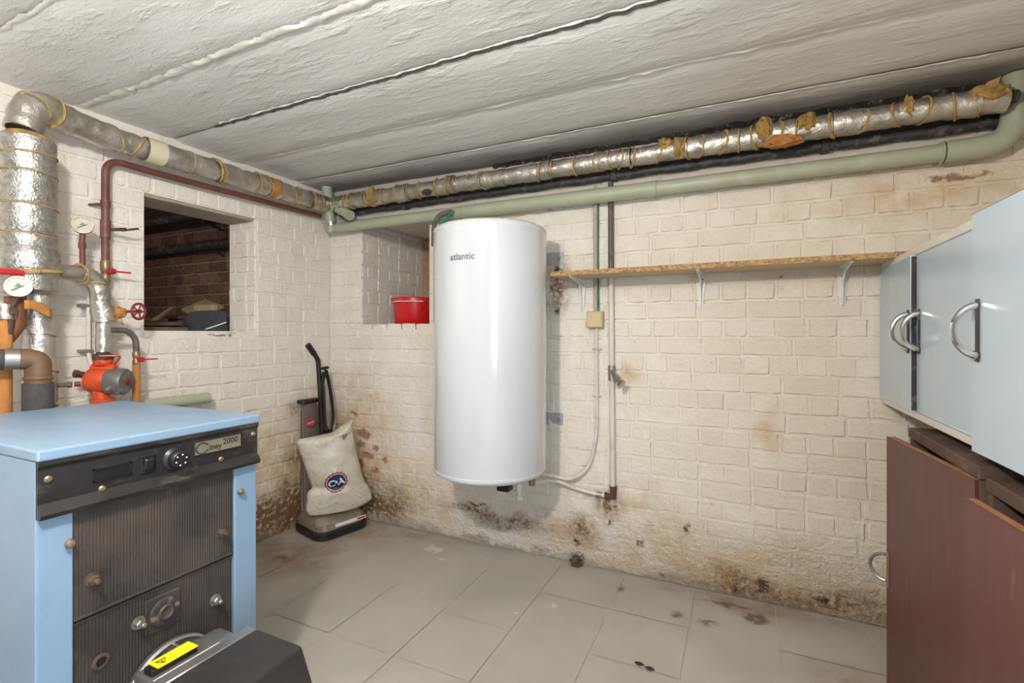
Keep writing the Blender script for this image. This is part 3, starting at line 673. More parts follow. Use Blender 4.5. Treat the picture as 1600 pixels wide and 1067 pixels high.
# ================================================================== blue wall cabinets
def arc_handle(name, parent, cx, cy, cz, dirv, hgt=.105, out=.042):
    m = MB(); P = []; W = []
    for k in range(15):
        a = math.pi*k/14; P.append(Vector((cx, cy, cz))+Vector(dirv)*(math.sin(a)*out)+Vector((0, 0, -math.cos(a)*hgt/2)))
    m.tube(P, .0065, 8, rs=[.0085-.0025*math.sin(math.pi*k/14) for k in range(15)])
    h_ = m.build(name, M['chrome'], parent, True)
    d = Vector(dirv)
    return h_
def cab_door(parent, hinge, free, z0, z1, th, mat, lab=None):
    """slab from hinge to free edge (xy points on its outer face), thickness towards +X"""
    h_, f_ = Vector(hinge), Vector(free); u = (f_-h_); L = u.length; u.normalize(); nrm = Vector((-u.y, u.x))
    if nrm.x > 0: nrm = -nrm
    bm = bmesh.new(); bmesh.ops.create_cube(bm, size=1)
    for v in bm.verts:
        a = (v.co.x+.5)*L; q = h_+u*a-nrm*((v.co.y+.5)*th); v.co = Vector((q.x, q.y, z0+(v.co.z+.5)*(z1-z0)))
    bmesh.ops.bevel(bm, geom=bm.edges[:], offset=.002, segments=2, affect='EDGES', profile=.5)
    bmesh.ops.recalc_face_normals(bm, faces=bm.faces[:])
    me = bpy.data.meshes.new('door'); bm.to_mesh(me); bm.free()
    o = obj('door', me, mat, parent)
    return o, u, nrm, L
def wall_cabinet(y0, y1, label, doors):
    t_ = thing('wall_cabinet', label, 'cabinet', (2.96, (y0+y1)/2, .85), 'blue wall cabinets')
    b = MB()
    xf = 2.798
    b.box(2.781, XR-.008, y1+.001, y0-.001, 1.338, 1.362, .002).box(2.781, XR-.008, y1+.001, y0-.001, .845, .866, .002).box(xf, XR-.008, y1+.001, y1+.018, .867, 1.340).box(xf, XR-.008, y0-.018, y0-.001, .867, 1.340).box(XR-.016, XR-.008, y1+.018, y0-.018, .867, 1.34)
    b.build('carcass', M['cab_white'], t_)
    ym = doors[0][1][1]-.006
    MB().box(2.786, 2.80, ym-.010, ym+.010, .868, 1.336).build('gap_shade', M['black'], t_)  # black strip added to give the gap between the doors its shade
    for hg, fr_, zz0, zz1, hy in doors:
        o, u, nrm, L = cab_door(t_, hg, fr_, zz0, zz1, .016, M['blue_cab'])
        if hg[0] != fr_[0] and hg[1] > fr_[1]:
            MB().box(fr_[0]-.0005, fr_[0]+.012, fr_[1]-.003, fr_[1]+.0005, zz0+.002, zz1-.002).build('edge_strip', M['greydark'], o)
        hp = Vector(fr_)-u*hy
        hd = arc_handle('handle', o, hp.x, hp.y, 1.108, (nrm.x, nrm.y, 0))
        m = MB(); base = Vector((hp.x, hp.y, 1.108))
        for s_ in (-1, 1): m.lathe([(.010, 0), (.009, .004)], base+Vector((0, 0, s_*.0525)), (nrm.x, nrm.y, 0), 12)
        q = Vector((nrm.x, nrm.y, 0))*.0015; c0 = base+q
        m.prism([(-.007, -.066), (.007, -.066), (.007, .066), (-.007, .066)], lambda a, c_, d: c0+Vector((u.x, u.y, 0))*a+Vector((0, 0, c_))+Vector((nrm.x, nrm.y, 0))*d, -.001, .002)
        m.build('backplate', M['greydark'], hd)
    return t_
wall_cabinet(-.012, -.868, 'pale blue two-door wall cabinet in the corner beneath the shelf end',
    [((2.779, -.016), (2.770, -.414), .869, 1.335, .028), ((2.780, -.860), (2.780, -.424), .869, 1.335, .028)])
wall_cabinet(-.870, -1.74, 'pale blue wall cabinet nearest the camera, its door standing proud',
    [((2.764, -1.300), (2.758, -.876), .850, 1.358, .030), ((2.764, -1.735), (2.764, -1.31), .850, 1.358, .030)])

# ================================================================== brown base cabinets
def base_cabinet(xf, y0, y1, zt, label, mat, hinge, free, dz1, ring):
    t_ = thing('base_cabinet', label, 'cabinet', (2.95, (y0+y1)/2, 0), 'brown base cabinets')
    xb = XR-.01
    MB().box(xf-.004, xb, y1, y0, zt-.030, zt, .003).build('top_board', M['brown_top'], t_)
    MB().box(xf, xb, y0-.02, y0-.001, .02, zt-.03, .001).build('side_panel', M['brown_top'], t_)
    MB().box(xf, xb, y1+.001, y1+.02, .02, zt-.03, .001).build('side_panel', M['brown_top'], t_)
    MB().box(xb-.01, xb, y1+.02, y0-.02, .02, zt-.03).build('back_panel', M['rawwood'], t_)
    MB().box(xf+.02, xb-.01, y1+.02, y0-.02, .05, .068).box(xf+.03, xb-.01, y1+.02, y0-.02, .42, .436).build('inner_shelf', M['rawwood'], t_)
    MB().box(xf+.04, xf+.055, y1+.02, y0-.02, 0, .05).box(xb-.05, xb-.02, y1+.02, y0-.02, 0, .05).build('plinth', M['brown_top'], t_)
    o, u, nrm, L = cab_door(t_, hinge, free, .03, dz1, .019, mat)
    # bare worn top edge
    h_, f_ = Vector(hinge), Vector(free)
    MB().prism([(0.004, .002), (L-.004, .002), (L-.004, .017), (.004, .017)], lambda a, c_, d: Vector((h_.x+u.x*a-nrm.x*c_, h_.y+u.y*a-nrm.y*c_, d)), dz1-.002, dz1+.0006).build('bare_top_edge', M['rawwood'], o)
    if ring:
        P = []; c0 = Vector((f_.x, f_.y, .388))
        for k in range(17):
            a = -math.pi/2+math.pi*k/16; q = c0-Vector((u.x, u.y, 0))*.0+Vector((u.x, u.y, 0))*(.004)+Vector((nrm.x, nrm.y, 0))*(.002)
            d_ = (Vector((u.x, u.y, 0))*.55+Vector((nrm.x, nrm.y, 0))*.83)
            P.append(q+d_*(.040*math.cos(a))+Vector((0, 0, .040*math.sin(a))))
        hd = MB().tube(P, .0048, 8).build('handle', M['steel'], o, True)
        MB().prism([(L-.016, .333), (L-.001, .333), (L-.001, .443), (L-.016, .443)], lambda a, c_, d: Vector((h_.x+u.x*a+nrm.x*d, h_.y+u.y*a+nrm.y*d, c_)), 0, .002).build('handle_plate', M['brass'], hd)
    return t_
base_cabinet(2.765, -.42, -.897, .82, 'dark brown base cabinet near the brick wall, door ajar with ring handle', M['brown_door'], (2.758, -.888), (2.708, -.425), .788, True)
base_cabinet(2.775, -.902, -1.38, .80, 'reddish brown base cabinet nearest the camera, scuffed door ajar', M['red_door'], (2.768, -1.37), (2.730, -.925), .758, False)
# ================================================================== pipes on the back wall
def foil_run(parent, path, R, rng, lo=.05, hi=.13, band=.95, tuft=(), mat='foil', wobble=.10, sag=0):
    P = resample(path, .012); i = 0; n = len(P)
    while i < n-2:
        k = max(4, int(rng.uniform(lo, hi)/.012)); j = min(n-1, i+k)
        if n-1-j < 4: j = n-1
        rad = R*rng.uniform(.9, 1.08); rs = []; pts = []
        off = Vector((rng.uniform(-1, 1), rng.uniform(-1, 1), rng.uniform(-1.3, .5)))*(R*.06)
        for q in range(i, j+1):
            e = (q-i)/(j-i); f = rad*(1+.05*(e-.5)+.05*noise.noise(P[q]*22))
            if q == i: f *= .97
            rs.append(f); pts.append(P[q]+off)
        ta = (pts[0]-pts[1])*.08; tb = (pts[-1]-pts[-2])*.08
        b = MB().tube([pts[0]+ta]+pts+[pts[-1]+tb], R, 18, cap=False, wob=wobble, rs=[rs[0]*.86]+rs+[rs[-1]*.86])
        o = b.build('foil_sleeve', M[mat], parent, True)
        if rng.random() < band and i > 0:
            t_ = (P[min(i+2, n-1)]-P[i]).normalized(); a = t_.orthogonal().normalized(); c_ = t_.cross(a); tl = rng.uniform(-.55, .55); L = []
            m2 = rng.randrange(1, 4)
            for q in range(21):
                an = 2*math.pi*q/20; d = a*math.cos(an)+c_*math.sin(an)
                L.append(P[i]+off+d*(rad*1.02+.001)+t_*(tl*R*math.cos(an+1)+.003*noise.noise(d*3+P[i]*20)))
            MB().tube(L, .003, 5, cap=False, wob=.5, rs=[.0024+.0055*abs(noise.noise(x*26)) for x in L]).build('tie_band', M['twine'], parent, True)
        i = j
def tuft(parent, c, r, seed, mat='wool', sc=(1, 1, 1), amp=.5):
    return MB().lump(c, r, amp, 3, seed, sc, 3.2).build('wool_tuft', M[mat], parent, True)
rp = random.Random(11)
ip = thing('insulated_pipe', 'foil-wrapped heating pipe with torn yellow wool along the back wall', 'pipe', (1.6, -.1, 1.8))
foil_run(ip, [(.15, -.115, 1.862), (1.0, -.118, 1.868), (2.0, -.12, 1.868), (3.09, -.12, 1.874)], .042, rp)
MB().tube([(.10, -.115, 1.862), (3.12, -.12, 1.874)], .02, 10).build('inner_pipe', M['greydark'], ip)
for x, dz, r, m_, sc in ((2.02, .03, .034, 'wool', (1, .9, .9)), (2.075, .0, .04, 'wool', (.7, .9, 1.2)), (2.385, .02, .05, 'wool', (.7, 1, 1)), (2.45, -.055, .05, 'wool_orange', (1.5, .7, .5)), (2.53, .02, .044, 'wool', (1.0, .8, 1)), (3.04, .03, .05, 'wool', (1.1, .8, .8)), (.46, .0, .05, 'wool', (.25, 1, 1.05)), (2.83, .025, .035, 'wool', (.6, .8, 1.2)), (.47, -.05, .03, 'wool', (1.2, .6, .35)), (.83, -.04, .03, 'greydark', (1.2, .8, .6))):
    tuft(ip, (x, -.145, 1.868+dz*.7), r*.85, x*7, m_, sc)
sp = thing('steel_pipe', 'thin sooty dark steel pipe behind the foil-wrapped pipe', 'pipe', (1.6, -.03, 1.8))
MB().tube([(.12+.06*k, -.03+.002*math.sin(k), 1.826+.002*math.sin(k*1.7)) for k in range(51)], .021, 12, wob=.06).build('pipe', M['greydark'], sp, True)
for x in (.6, 1.78, 2.6): MB().box(x-.014, x+.014, -.055, .0, 1.80, 1.855, .003).build('pipe_clip', M['greydark'], sp)
# the ceiling edge: pale strip by the wall, flaking sooty paint along its front
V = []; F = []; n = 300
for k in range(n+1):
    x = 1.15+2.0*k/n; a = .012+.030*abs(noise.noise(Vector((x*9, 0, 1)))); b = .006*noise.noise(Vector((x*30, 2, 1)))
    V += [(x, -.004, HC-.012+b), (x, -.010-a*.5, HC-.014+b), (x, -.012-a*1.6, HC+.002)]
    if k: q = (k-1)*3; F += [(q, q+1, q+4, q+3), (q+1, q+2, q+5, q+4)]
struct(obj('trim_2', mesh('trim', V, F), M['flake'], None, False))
# green drain pipe
gp = thing('drain_pipe', 'pale green plastic drain pipe running below the ceiling of the back wall', 'pipe', (1.6, -.06, 1.7))
z1_, gr = 1.735, .031
MB().tube([(.10, -.06, z1_), (1.02, -.06, z1_+.003)], gr, 20).build('pipe', M['green'], gp, True)
MB().tube([(1.0, -.06, z1_+.002), (1.97, -.06, z1_)], gr+.003, 20).build('pipe', M['green'], gp, True)
MB().tube([(1.96, -.06, z1_), (2.95, -.06, z1_+.002)], gr, 20).build('pipe', M['green'], gp, True)
MB().tube(rpath([(2.94, -.06, z1_+.002), (3.135, -.06, z1_+.006), (3.14, -.062, 1.965)], .13, 10), gr+.007, 20).build('elbow', M['green'], gp, True)
for x, r in ((1.0, gr+.0045), (1.972, gr+.0042), (2.948, gr+.0072)): MB().lathe([(r-.003, -.004), (r, -.002), (r, .002), (r-.003, .004)], (x, -.06, z1_+.002), (1, 0, 0), 20).build('joint_ring', M['greydark' if x > 2 else 'green'], gp, True)
MB().tube([(.085, -.11, 1.975), (.093, -.095, 1.80), (.098, -.085, 1.705)], .030, 20).build('standpipe', M['green'], gp, True)
MB().tube([(.0965, -.0885, 1.768), (.098, -.086, 1.742)], .033, 20, cap=False).build('foil_tape', M['alu'], gp, True)
MB().tube([(.15, -.115, 1.845), (.285, -.13, 1.778)], .026, 16).tube([(.265, -.128, 1.788), (.29, -.13, 1.776)], .029, 16).build('side_branch', M['green'], gp, True)
for a in (.18, .215): MB().tube([(a, -.118, 1.829), (a+.008, -.119, 1.825)], .0275, 16, cap=False).build('black_tape', M['black'], gp)
# cable conduit with junction box
cd = thing('cable_conduit', 'beige cable conduit with yellowed junction box left of the white pipe', 'conduit', (1.69, -.02, .4))
MB().tube([(1.688, -.014, 1.80), (1.688, -.014, 1.20)], .0095, 10).build('conduit', M['conduit'], cd, True)
MB().tube([(1.702, -.010, 1.79), (1.700, -.010, 1.5), (1.703, -.010, 1.20)], .0035, 6).build('earth_wire', M['greenwire'], cd)
bx_ = MB().box(1.652, 1.728, -.042, -.001, 1.130, 1.206, .004, seg=2).build('junction_box', M['box'], cd)
MB().box(1.656, 1.724, -.046, -.042, 1.134, 1.202, .0015).build('box_lid', M['box'], bx_)
MB().tube(rpath([(1.692, -.014, 1.132), (1.694, -.014, .62), (1.66, -.02, .47), (1.58, -.04, .405), (1.49, -.08, .43), (1.42, -.16, .455)], .12, 8), .0085, 10).build('cable', M['white_pipe'], cd, True)
for z in (1.03, .81): MB().tube([(1.672, -.006, z), (1.694, -.026, z), (1.716, -.006, z)], .004, 6).build('clip', M['white_pipe'], cd)
# water pipe with tap
wpp = thing('water_pipe', 'white painted water pipe with stopcock running down the wall to the heater', 'pipe', (1.77, -.03, .36))
MB().tube([(1.762, -.022, 1.80), (1.763, -.022, 1.36)], .0125, 12, wob=.08).build('lead_pipe', M['lead'], wpp, True)
MB().tube([(1.763, -.022, 1.37), (1.772, -.022, .372)], .0118, 12).build('pipe', M['white_pipe'], wpp, True)
MB().tube([(1.773, -.022, .40), (1.773, -.022, .352), (1.735, -.024, .350)], .0165, 12).build('elbow', M['rust'], wpp, True)
MB().tube(rpath([(1.742, -.024, .350), (1.60, -.03, .365), (1.50, -.06, .405), (1.43, -.17, .41), (1.43, -.17, .44)], .08, 8), .010, 12).build('supply_pipe', M['white_pipe'], wpp, True)
MB().tube([(1.72, -.024, .351), (1.695, -.025, .353)], .0125, 10).build('union', M['steel'], wpp, True)
tp = MB().tube([(1.766, -.022, .955), (1.768, -.024, .885)], .0165, 12).tube([(1.768, -.03, .93), (1.815, -.075, .885)], .010, 10).tube([(1.79, -.05, .91), (1.805, -.064, .895)], .0145, 6).build('stopcock', M['steel'], wpp, True)
MB().tube([(1.838, -.082, .892), (1.812, -.085, .858)], .006, 8).lathe([(.016, 0), (.017, .004), (.010, .007)], (1.818, -.078, .882), (.7, -.7, -.6), 14).build('tap_handle', M['steel'], tp)

# ================================================================== pipes on the left wall
il = thing('insulated_pipe', 'foil-wrapped heating pipe with cream tape along the left wall', 'pipe', (.1, -.7, 1.8))
foil_run(il, rpath([(.20, -1.50, 1.76), (.19, -1.47, 1.87), (.14, -1.36, 1.858), (.115, -1.2, 1.852), (.11, -.6, 1.856), (.10, -.14, 1.862)], .05, 6), .046, rp, .06, .16, .6)
MB().tube([(.112, -1.10, 1.852), (.112, -1.03, 1.853)], .0505, 18, cap=False).build('cream_tape', M['tape'], il, True)
MB().tube([(.112, -.53, 1.857), (.112, -.485, 1.857)], .0495, 18, cap=False).build('orange_tape', M['wool_orange'], il, True)
for y, r in ((-.80, .051), (-.57, .046), (-.255, .048), (-.19, .04)): MB().lathe([(r, -.008), (r+.004, 0), (r, .008)], (.112, y, 1.857), (0, 1, .25), 18, cap=False, wob=.12).build('wool_ring', M['wool'], il, True)
br = thing('heating_pipe', 'reddish brown painted heating pipe bending below the foil-wrapped pipe', 'pipe', (.06, -1.2, 1.35))
MB().tube(rpath([(.06, -1.207, 1.29), (.06, -1.207, 1.785), (.055, -1.0, 1.785), (.045, -.12, 1.800)], .06, 8), .0135, 14).build('pipe', M['brownpipe'], br, True)
MB().tube([(.06, -1.207, 1.62), (.06, -1.207, 1.595)], .0165, 14).tube([(.06, -1.218, 1.605), (.0, -1.235, 1.605)], .006, 8).build('wall_clamp', M['brownpipe'], br)
MB().tube([(.06, -1.207, 1.545), (.06, -1.207, 1.475)], .0170, 14).build('cock_body', M['brownpipe'], br, True)
MB().tube([(.07, -1.195, 1.51), (.115, -1.165, 1.512)], .007, 8).tube([(.108, -1.175, 1.506), (.125, -1.125, 1.522)], .0042, 8).build('cock_lever', M['rust'], br, True)
MB().lathe([(.013, 0), (.017, .006), (.017, .03), (.012, .04), (.017, .05), (.017, .08), (.013, .09)], (.06, -1.207, 1.30), (0, 0, 1), 14).build('ball_valve', M['brass'], br, True)
MB().lathe([(.011, 0), (.011, .02)], (.072, -1.20, 1.345), (.8, .4, 0), 12).box(.085, .095, -1.20, -1.135, 1.342, 1.348, .001).build('red_lever', M['redpaint'], br)
MB().tube([(.06, -1.207, 1.30), (.06, -1.207, 1.20), (.10, -1.235, 1.13)], .011, 10).build('lower_pipe', M['brownpipe'], br, True)
# insulated separator vessel and riser
ves = thing('insulated_vessel', 'large foil-wrapped vessel standing above the boiler beside the gauge', 'vessel', (.23, -1.50, 1.29))
vx, vy = .235, -1.500
VR = .068
MB().lathe([(.02, 0), (VR*.7, .004), (VR*.95, .02), (VR*1.0, .06)], (vx, vy, 1.745), (0, 0, -1), 28, wob=.08).build('top_wrap', M['wool'], ves, True)
zz = 1.725; k = 0
for hh, rr_ in ((.055, 1.02), (.06, 1.04), (.10, 1.05), (.09, 1.03), (.055, 1.05), (.10, 1.04)):
    MB().lathe([(VR*rr_*.92, 0), (VR*rr_, .004), (VR*rr_*1.01, hh*.5), (VR*rr_*1.0, hh-.002), (VR*rr_*.9, hh+.006)], (vx, vy, zz), (0, 0, -1), 36, wob=.05).build('foil_sleeve', M['foil_fine'], ves, True)
    L = [Vector((vx+VR*1.06*math.cos(a), vy+VR*1.06*math.sin(a), zz-.002+.006*math.sin(a*1+k))) for a in [2*math.pi*q/24 for q in range(25)]]
    if k: MB().tube(L, .0022, 5, cap=False).build('tie_band', M['twine'], ves, True)
    zz -= hh; k += 1
MB().lathe([(VR*1.05, 0), (VR*1.16, .02), (VR*1.18, .07), (VR*1.1, .08)], (vx, vy, 1.375), (0, 0, -1), 36, wob=.06).build('foil_sleeve', M['foil_fine'], ves, True)
MB().tube([Vector((vx+VR*1.2*math.cos(a), vy+VR*1.2*math.sin(a), 1.296+.008*math.sin(a))) for a in [2*math.pi*q/24 for q in range(25)]], .006, 6, cap=False, wob=.4).build('wool_band', M['twine'], ves, True)
MB().lathe([(VR*1.08, 0), (VR*1.06, .05), (VR*.9, .062)], (vx, vy, 1.29), (0, 0, -1), 32, wob=.06).build('lower_wrap', M['foil_fine'], ves, True)
foil_run(ves, [(vx+.01, vy+.02, 1.235), (vx+.01, vy+.03, .80)], .038, rp, .09, .16, .9, mat='foil')
# short insulated branch, valve and pump
pb = thing('circulation_pump', 'orange circulation pump with grey face hanging below foil-wrapped elbow', 'pump', (.17, -1.25, .85))
foil_run(pb, rpath([(.20, -1.43, 1.315), (.17, -1.285, 1.315), (.165, -1.262, 1.15)], .06, 7), .030, rp, .06, .12, .7, mat='foil')
MB().lathe([(.034, 0), (.038, .02), (.032, .05)], (.165, -1.263, 1.205), (0, 0, -1), 20, wob=.1).build('foil_sleeve', M['foil'], pb, True)
MB().lathe([(.033, -.004), (.036, 0), (.033, .006)], (.165, -1.262, 1.157), (.1, .2, 1), 18, cap=False).build('tie_band', M['twine'], pb, True)
foil_run(pb, [(.165, -1.262, 1.15), (.162, -1.262, 1.035)], .022, rp, .2, .3, 0, mat='foil')
MB().tube([(.165, -1.262, 1.178), (.185, -1.205, 1.185)], .012, 10).build('valve_stem', M['steel'], pb, True)
tuft(pb, (.178, -1.222, 1.182), .021, 4, 'wool_orange', (1, 1.3, 1), .4)
hw = MB().tube([Vector((.19, -1.158, 1.188))+Vector((-.0095*math.cos(a), .0282*math.cos(a), .03*math.sin(a))) for a in [2*math.pi*q/24 for q in range(25)]], .0048, 7, cap=False)
for q in range(5):
    a = 2*math.pi*q/5; hw.tube([(.19, -1.158, 1.188), Vector((.19, -1.158, 1.188))+Vector((-.0095*math.cos(a), .0282*math.cos(a), .03*math.sin(a)))], .003, 6)
hw.tube([(.183, -1.160, 1.188), (.199, -1.155, 1.188)], .007, 8).tube([(.178, -1.205, 1.186), (.184, -1.16, 1.188)], .005, 8).build('handwheel', M['darkred'], pb, True)
MB().lathe([(.020, 0), (.020, .022)], (.162, -1.262, 1.025), (0, 0, 1), 14).build('coupling', M['rust'], pb)
hexnut((.162, -1.262, 1.003), (0, 0, 1), .033, .024).build('union_nut', M['rust'], pb)
MB().lathe([(.026, 0), (.03, .01), (.03, .02)], (.162, -1.262, .985), (0, 0, 1), 18).build('flange', M['orange'], pb)
ax = Vector((.80, .50, -.06)).normalized(); pc = Vector((.125, -1.285, .930))
MB().lathe([(.02, -.01), (.042, 0), (.047, .012), (.047, .062), (.043, .068)], pc, ax, 32).build('pump_body', M['orange'], pb, True)
MB().lathe([(.0465, 0), (.049, .004), (.049, .05), (.044, .058), (.01, .06)], pc+ax*.066, ax, 32).build('motor_cap', M['pumpgrey'], pb, True)
MB().lathe([(.011, 0), (.011, .008), (.006, .009), (.006, .014), (.001, .0145)], pc+ax*.124, ax, 16).build('vent_plug', M['darkred'], pb, True)
MB().lathe([(.0, -.03), (.017, -.028), (.019, -.02), (.019, .045), (.014, .05), (.001, .05)], pc+Vector((.03, .02, .042)), ax, 20).build('terminal_box', M['orange'], pb, True)
MB().tube([pc+Vector((.0, -.02, .02)), pc+Vector((-.0, -.038, .025))], .012, 10).tube([pc+Vector((.0, -.036, .025)), pc+Vector((-.0, -.048, .027))], .014, 8).build('side_port', M['rust'], pb, True)
MB().tube(rpath([pc+Vector((.07, .04, .055)), pc+Vector((.09, .06, .09)), pc+Vector((.06, .0, .09))], .02), .0035, 6).build('red_cable', M['redpaint'], pb, True)
MB().tube([pc+Vector((.03, .015, -.035)), (.162, -1.262, .845)], .026, 16).lathe([(.036, 0), (.036, .012)], (.162, -1.262, .850), (0, 0, 1), 20).build('lower_flange', M['orange'], pb, True)
MB().tube([(.162, -1.262, .852), (.162, -1.262, .60)], .022, 14).build('return_pipe', M['rust'], pb, True)
# fill hose
fh = thing('flexible_hose', 'grey flexible hose curving to a red-levered valve above copper pipe', 'hose', (.16, -1.15, .8))
MB().tube(rpath([(.165, -1.26, 1.115), (.16, -1.18, 1.115), (.16, -1.152, 1.08), (.16, -1.151, 1.03)], .05, 8), .0105, 12, wob=.03).build('hose', M['lead'], fh, True)
MB().lathe([(.010, 0), (.013, .005), (.013, .02), (.010, .03), (.013, .036), (.013, .055), (.009, .06)], (.16, -1.151, .975), (0, 0, 1), 14).build('ball_valve', M['brass'], fh, True)
MB().lathe([(.010, 0), (.009, .02)], (.165, -1.148, 1.0), (.8, .5, 0), 12).box(.178, .184, -1.145, -1.085, .998, 1.003, .001).build('red_lever', M['redpaint'], fh)
MB().tube([(.16, -1.151, .98), (.16, -1.151, .60)], .0135, 12).build('copper_pipe', M['wool_orange'], fh, True)
# thin grey pipe
tn = thing('thin_pipe', 'thin white painted pipe clipped to the wall left of the pump', 'pipe', (.03, -1.27, 1.0))
MB().tube(rpath([(.10, -1.33, 1.30), (.05, -1.255, 1.26), (.03, -1.248, 1.2), (.03, -1.248, 1.01), (.08, -1.255, .96), (.11, -1.27, .95)], .04), .0075, 10).build('pipe', M['white_pipe'], tn, True)
for z in (1.21, 1.035): MB().box(.0, .042, -1.275, -1.235, z-.006, z+.006, .002).build('pipe_clip', M['steel'], tn)
# gauges
def gauge(name, label, c, ax, r, stem, stem_mat, red=False):
    t_ = thing(name, label, 'gauge', stem[-1]); c = Vector(c); ax = Vector(ax).normalized()
    MB().lathe([(r*.6, -.022), (r*.95, -.018), (r, -.01), (r*1.04, .0), (r*1.0, .004), (r*.90, .004), (r*.90, .001)], c, ax, 32, cap=False).build('case', M['brass'] if not red else M['steel'], t_, True)
    fc = MB().lathe([(.0005, 0), (r*.91, 0)], c+ax*.0005, ax, 32, cap=False).build('dial', M['dial'], t_)
    e2 = Vector((0, 0, 1)); e1 = e2.cross(ax).normalized(); e2 = ax.cross(e1)
    f = lambda a, b, d: c+ax*(.001+d)+e1*a+e2*b
    MB().prism([(-r*.3, -r*.05), (r*.3, -r*.05), (0, r*.35)], f, 0, .0008).build('dial_mark', M['dialgreen'], fc)
    MB().prism([(-r*.5, -r*.38), (-r*.44, -r*.44), (r*.42, r*.1), (r*.4, r*.14)], f, .001, .002).build('needle', M['dark_print'], fc)
    m = MB()
    for k in range(11):
        a = math.radians(-40+26*k); m.prism([(r*.74*math.cos(a)-.0006, r*.74*math.sin(a)), (r*.74*math.cos(a)+.0006, r*.74*math.sin(a)), (r*.84*math.cos(a)+.0006, r*.84*math.sin(a)), (r*.84*math.cos(a)-.0006, r*.84*math.sin(a))], f, 0, .0006)
    m.build('tick_marks', M['dark_print'], fc)
    MB().tube([c-ax*.012-Vector((0, 0, r*.6))] + stem, .009, 10).build('stem', M[stem_mat], t_, True)
    MB().tube([Vector(stem[0])+Vector((0, 0, -.01)), Vector(stem[0])+Vector((0, 0, -.03))], .0125, 6).build('stem_nut', M[stem_mat], t_)
    return t_
g1 = gauge('pressure_gauge', 'round brass-rimmed gauge on a brown stem above the foil elbow', (.165, -1.325, 1.492), (.87, -.42, .1), .031, [(.155, -1.322, 1.44), (.158, -1.322, 1.33)], 'brownpipe')
g2 = gauge('thermometer_gauge', 'round white dial gauge with red bar at the left picture edge', (.345, -1.56, 1.243), (.87, -.42, .1), .031, [(.32, -1.565, 1.19), (.31, -1.57, 1.10)], 'rust', True)
MB().box(.325, .345, -1.625, -1.545, 1.277, 1.293, .003).build('red_bar', M['redpaint'], g2)
ob = thing('orange_pipe', 'orange wrapped pipe and brown tee below the white dial gauge', 'pipe', (.3, -1.57, .88))
MB().tube([(.30, -1.575, 1.15), (.30, -1.577, .80)], .018, 16, wob=.08).build('wrapped_pipe', M['wool_orange'], ob, True)
MB().tube([(.30, -1.575, 1.19), (.30, -1.575, 1.145)], .026, 16).build('foil_collar', M['foil'], ob, True)
MB().tube([(.29, -1.548, 1.215), (.28, -1.54, 1.13), (.27, -1.565, 1.06)], .024, 14, rs=[.026, .024, .010]).build('tee', M['copper'], ob, True)
b = MB(); V = []; F = []
for i in range(9):
    for j in range(5):
        u_ = i/8; v_ = j/4-.5
        V.append((.335-.02*u_, -1.545+.07*u_, 1.190-.018*u_*u_*1.5-v_*(.034-.012*abs(u_-.6))+.006*noise.noise(Vector((u_*4, v_*3, 1)))))
for i in range(8):
    for j in range(4): q = i*5+j; F.append((q, q+5, q+6, q+1))
cl = b.add(V, F).build('orange_rag', M['wool_orange'], ob, True)
sm = cl.modifiers.new('s', 'SOLIDIFY'); sm.thickness = .006
# flue pipe with foam sleeve
fp = thing('flue_pipe', 'brown elbow on a grey pipe dropping into a black foam sleeve', 'pipe', (.36, -1.53, .86))
FX, FY = .38, -1.528
MB().tube(rpath([(-.02, FY-.42, 1.03), (FX-.09, FY-.40, 1.03), (FX-.012, FY-.055, 1.026)], .08), .030, 20).build('grey_sleeve', M['foam'], fp, True)
MB().tube([(FX-.016, FY-.07, 1.027), (FX-.008, FY-.04, 1.026)], .0315, 20).build('collar', M['steel'], fp, True)
MB().tube(rpath([(FX-.010, FY-.045, 1.026), (FX, FY, 1.024), (FX, FY, .955)], .055, 10), .031, 20).build('elbow', M['flue'], fp, True)
MB().lathe([(.033, 0), (.035, .005), (.033, .010)], (FX, FY, .962), (0, 0, 1), 20).lathe([(.031, 0), (.031, -.02)], (FX, FY, .962), (0, 0, 1), 20).build('rim', M['flue'], fp, True)
MB().tube([(FX, FY, .952), (FX, FY, .70)], .0365, 24).build('foam_sleeve', M['foam'], fp, True)
dt = thing('drain_tap', 'small brass drain tap with red cap on the foil-wrapped riser', 'tap', (.28, -1.42, .93))
MB().tube([(.255, -1.45, .930), (.282, -1.412, .932)], .007, 10).lathe([(.010, 0), (.010, .012)], (.275, -1.415, .931), (.5, .85, 0), 10).build('tap_body', M['lead'], dt, True)
MB().tube([(.285, -1.40, .932), (.292, -1.385, .932)], .0085, 10).build('tap_cap', M['darkred'], dt, True)
gs = thing('pipe_offcut', 'pale green pipe offcut lying on the back edge of the blue boiler', 'pipe', (.5, -1.2, .8))
MB().tube([(.075, -1.32, .806), (.075, -.81, .806)], .024, 18, cap=False).tube([(.075, -1.32, .806), (.075, -.81, .806)], .0205, 18, cap=False).build('tube', M['green'], gs, True)
MB().box(.0, .05, -1.2, -1.17, .77, .785).box(.0, .05, -.95, -.92, .77, .785).box(.0, .105, -1.2, -1.17, .774, .782).box(.0, .105, -.95, -.92, .774, .782).build('wall_hook', M['steel'], gs)
gs['label'] = 'pale green pipe stub on wall hooks just behind the blue boiler top'

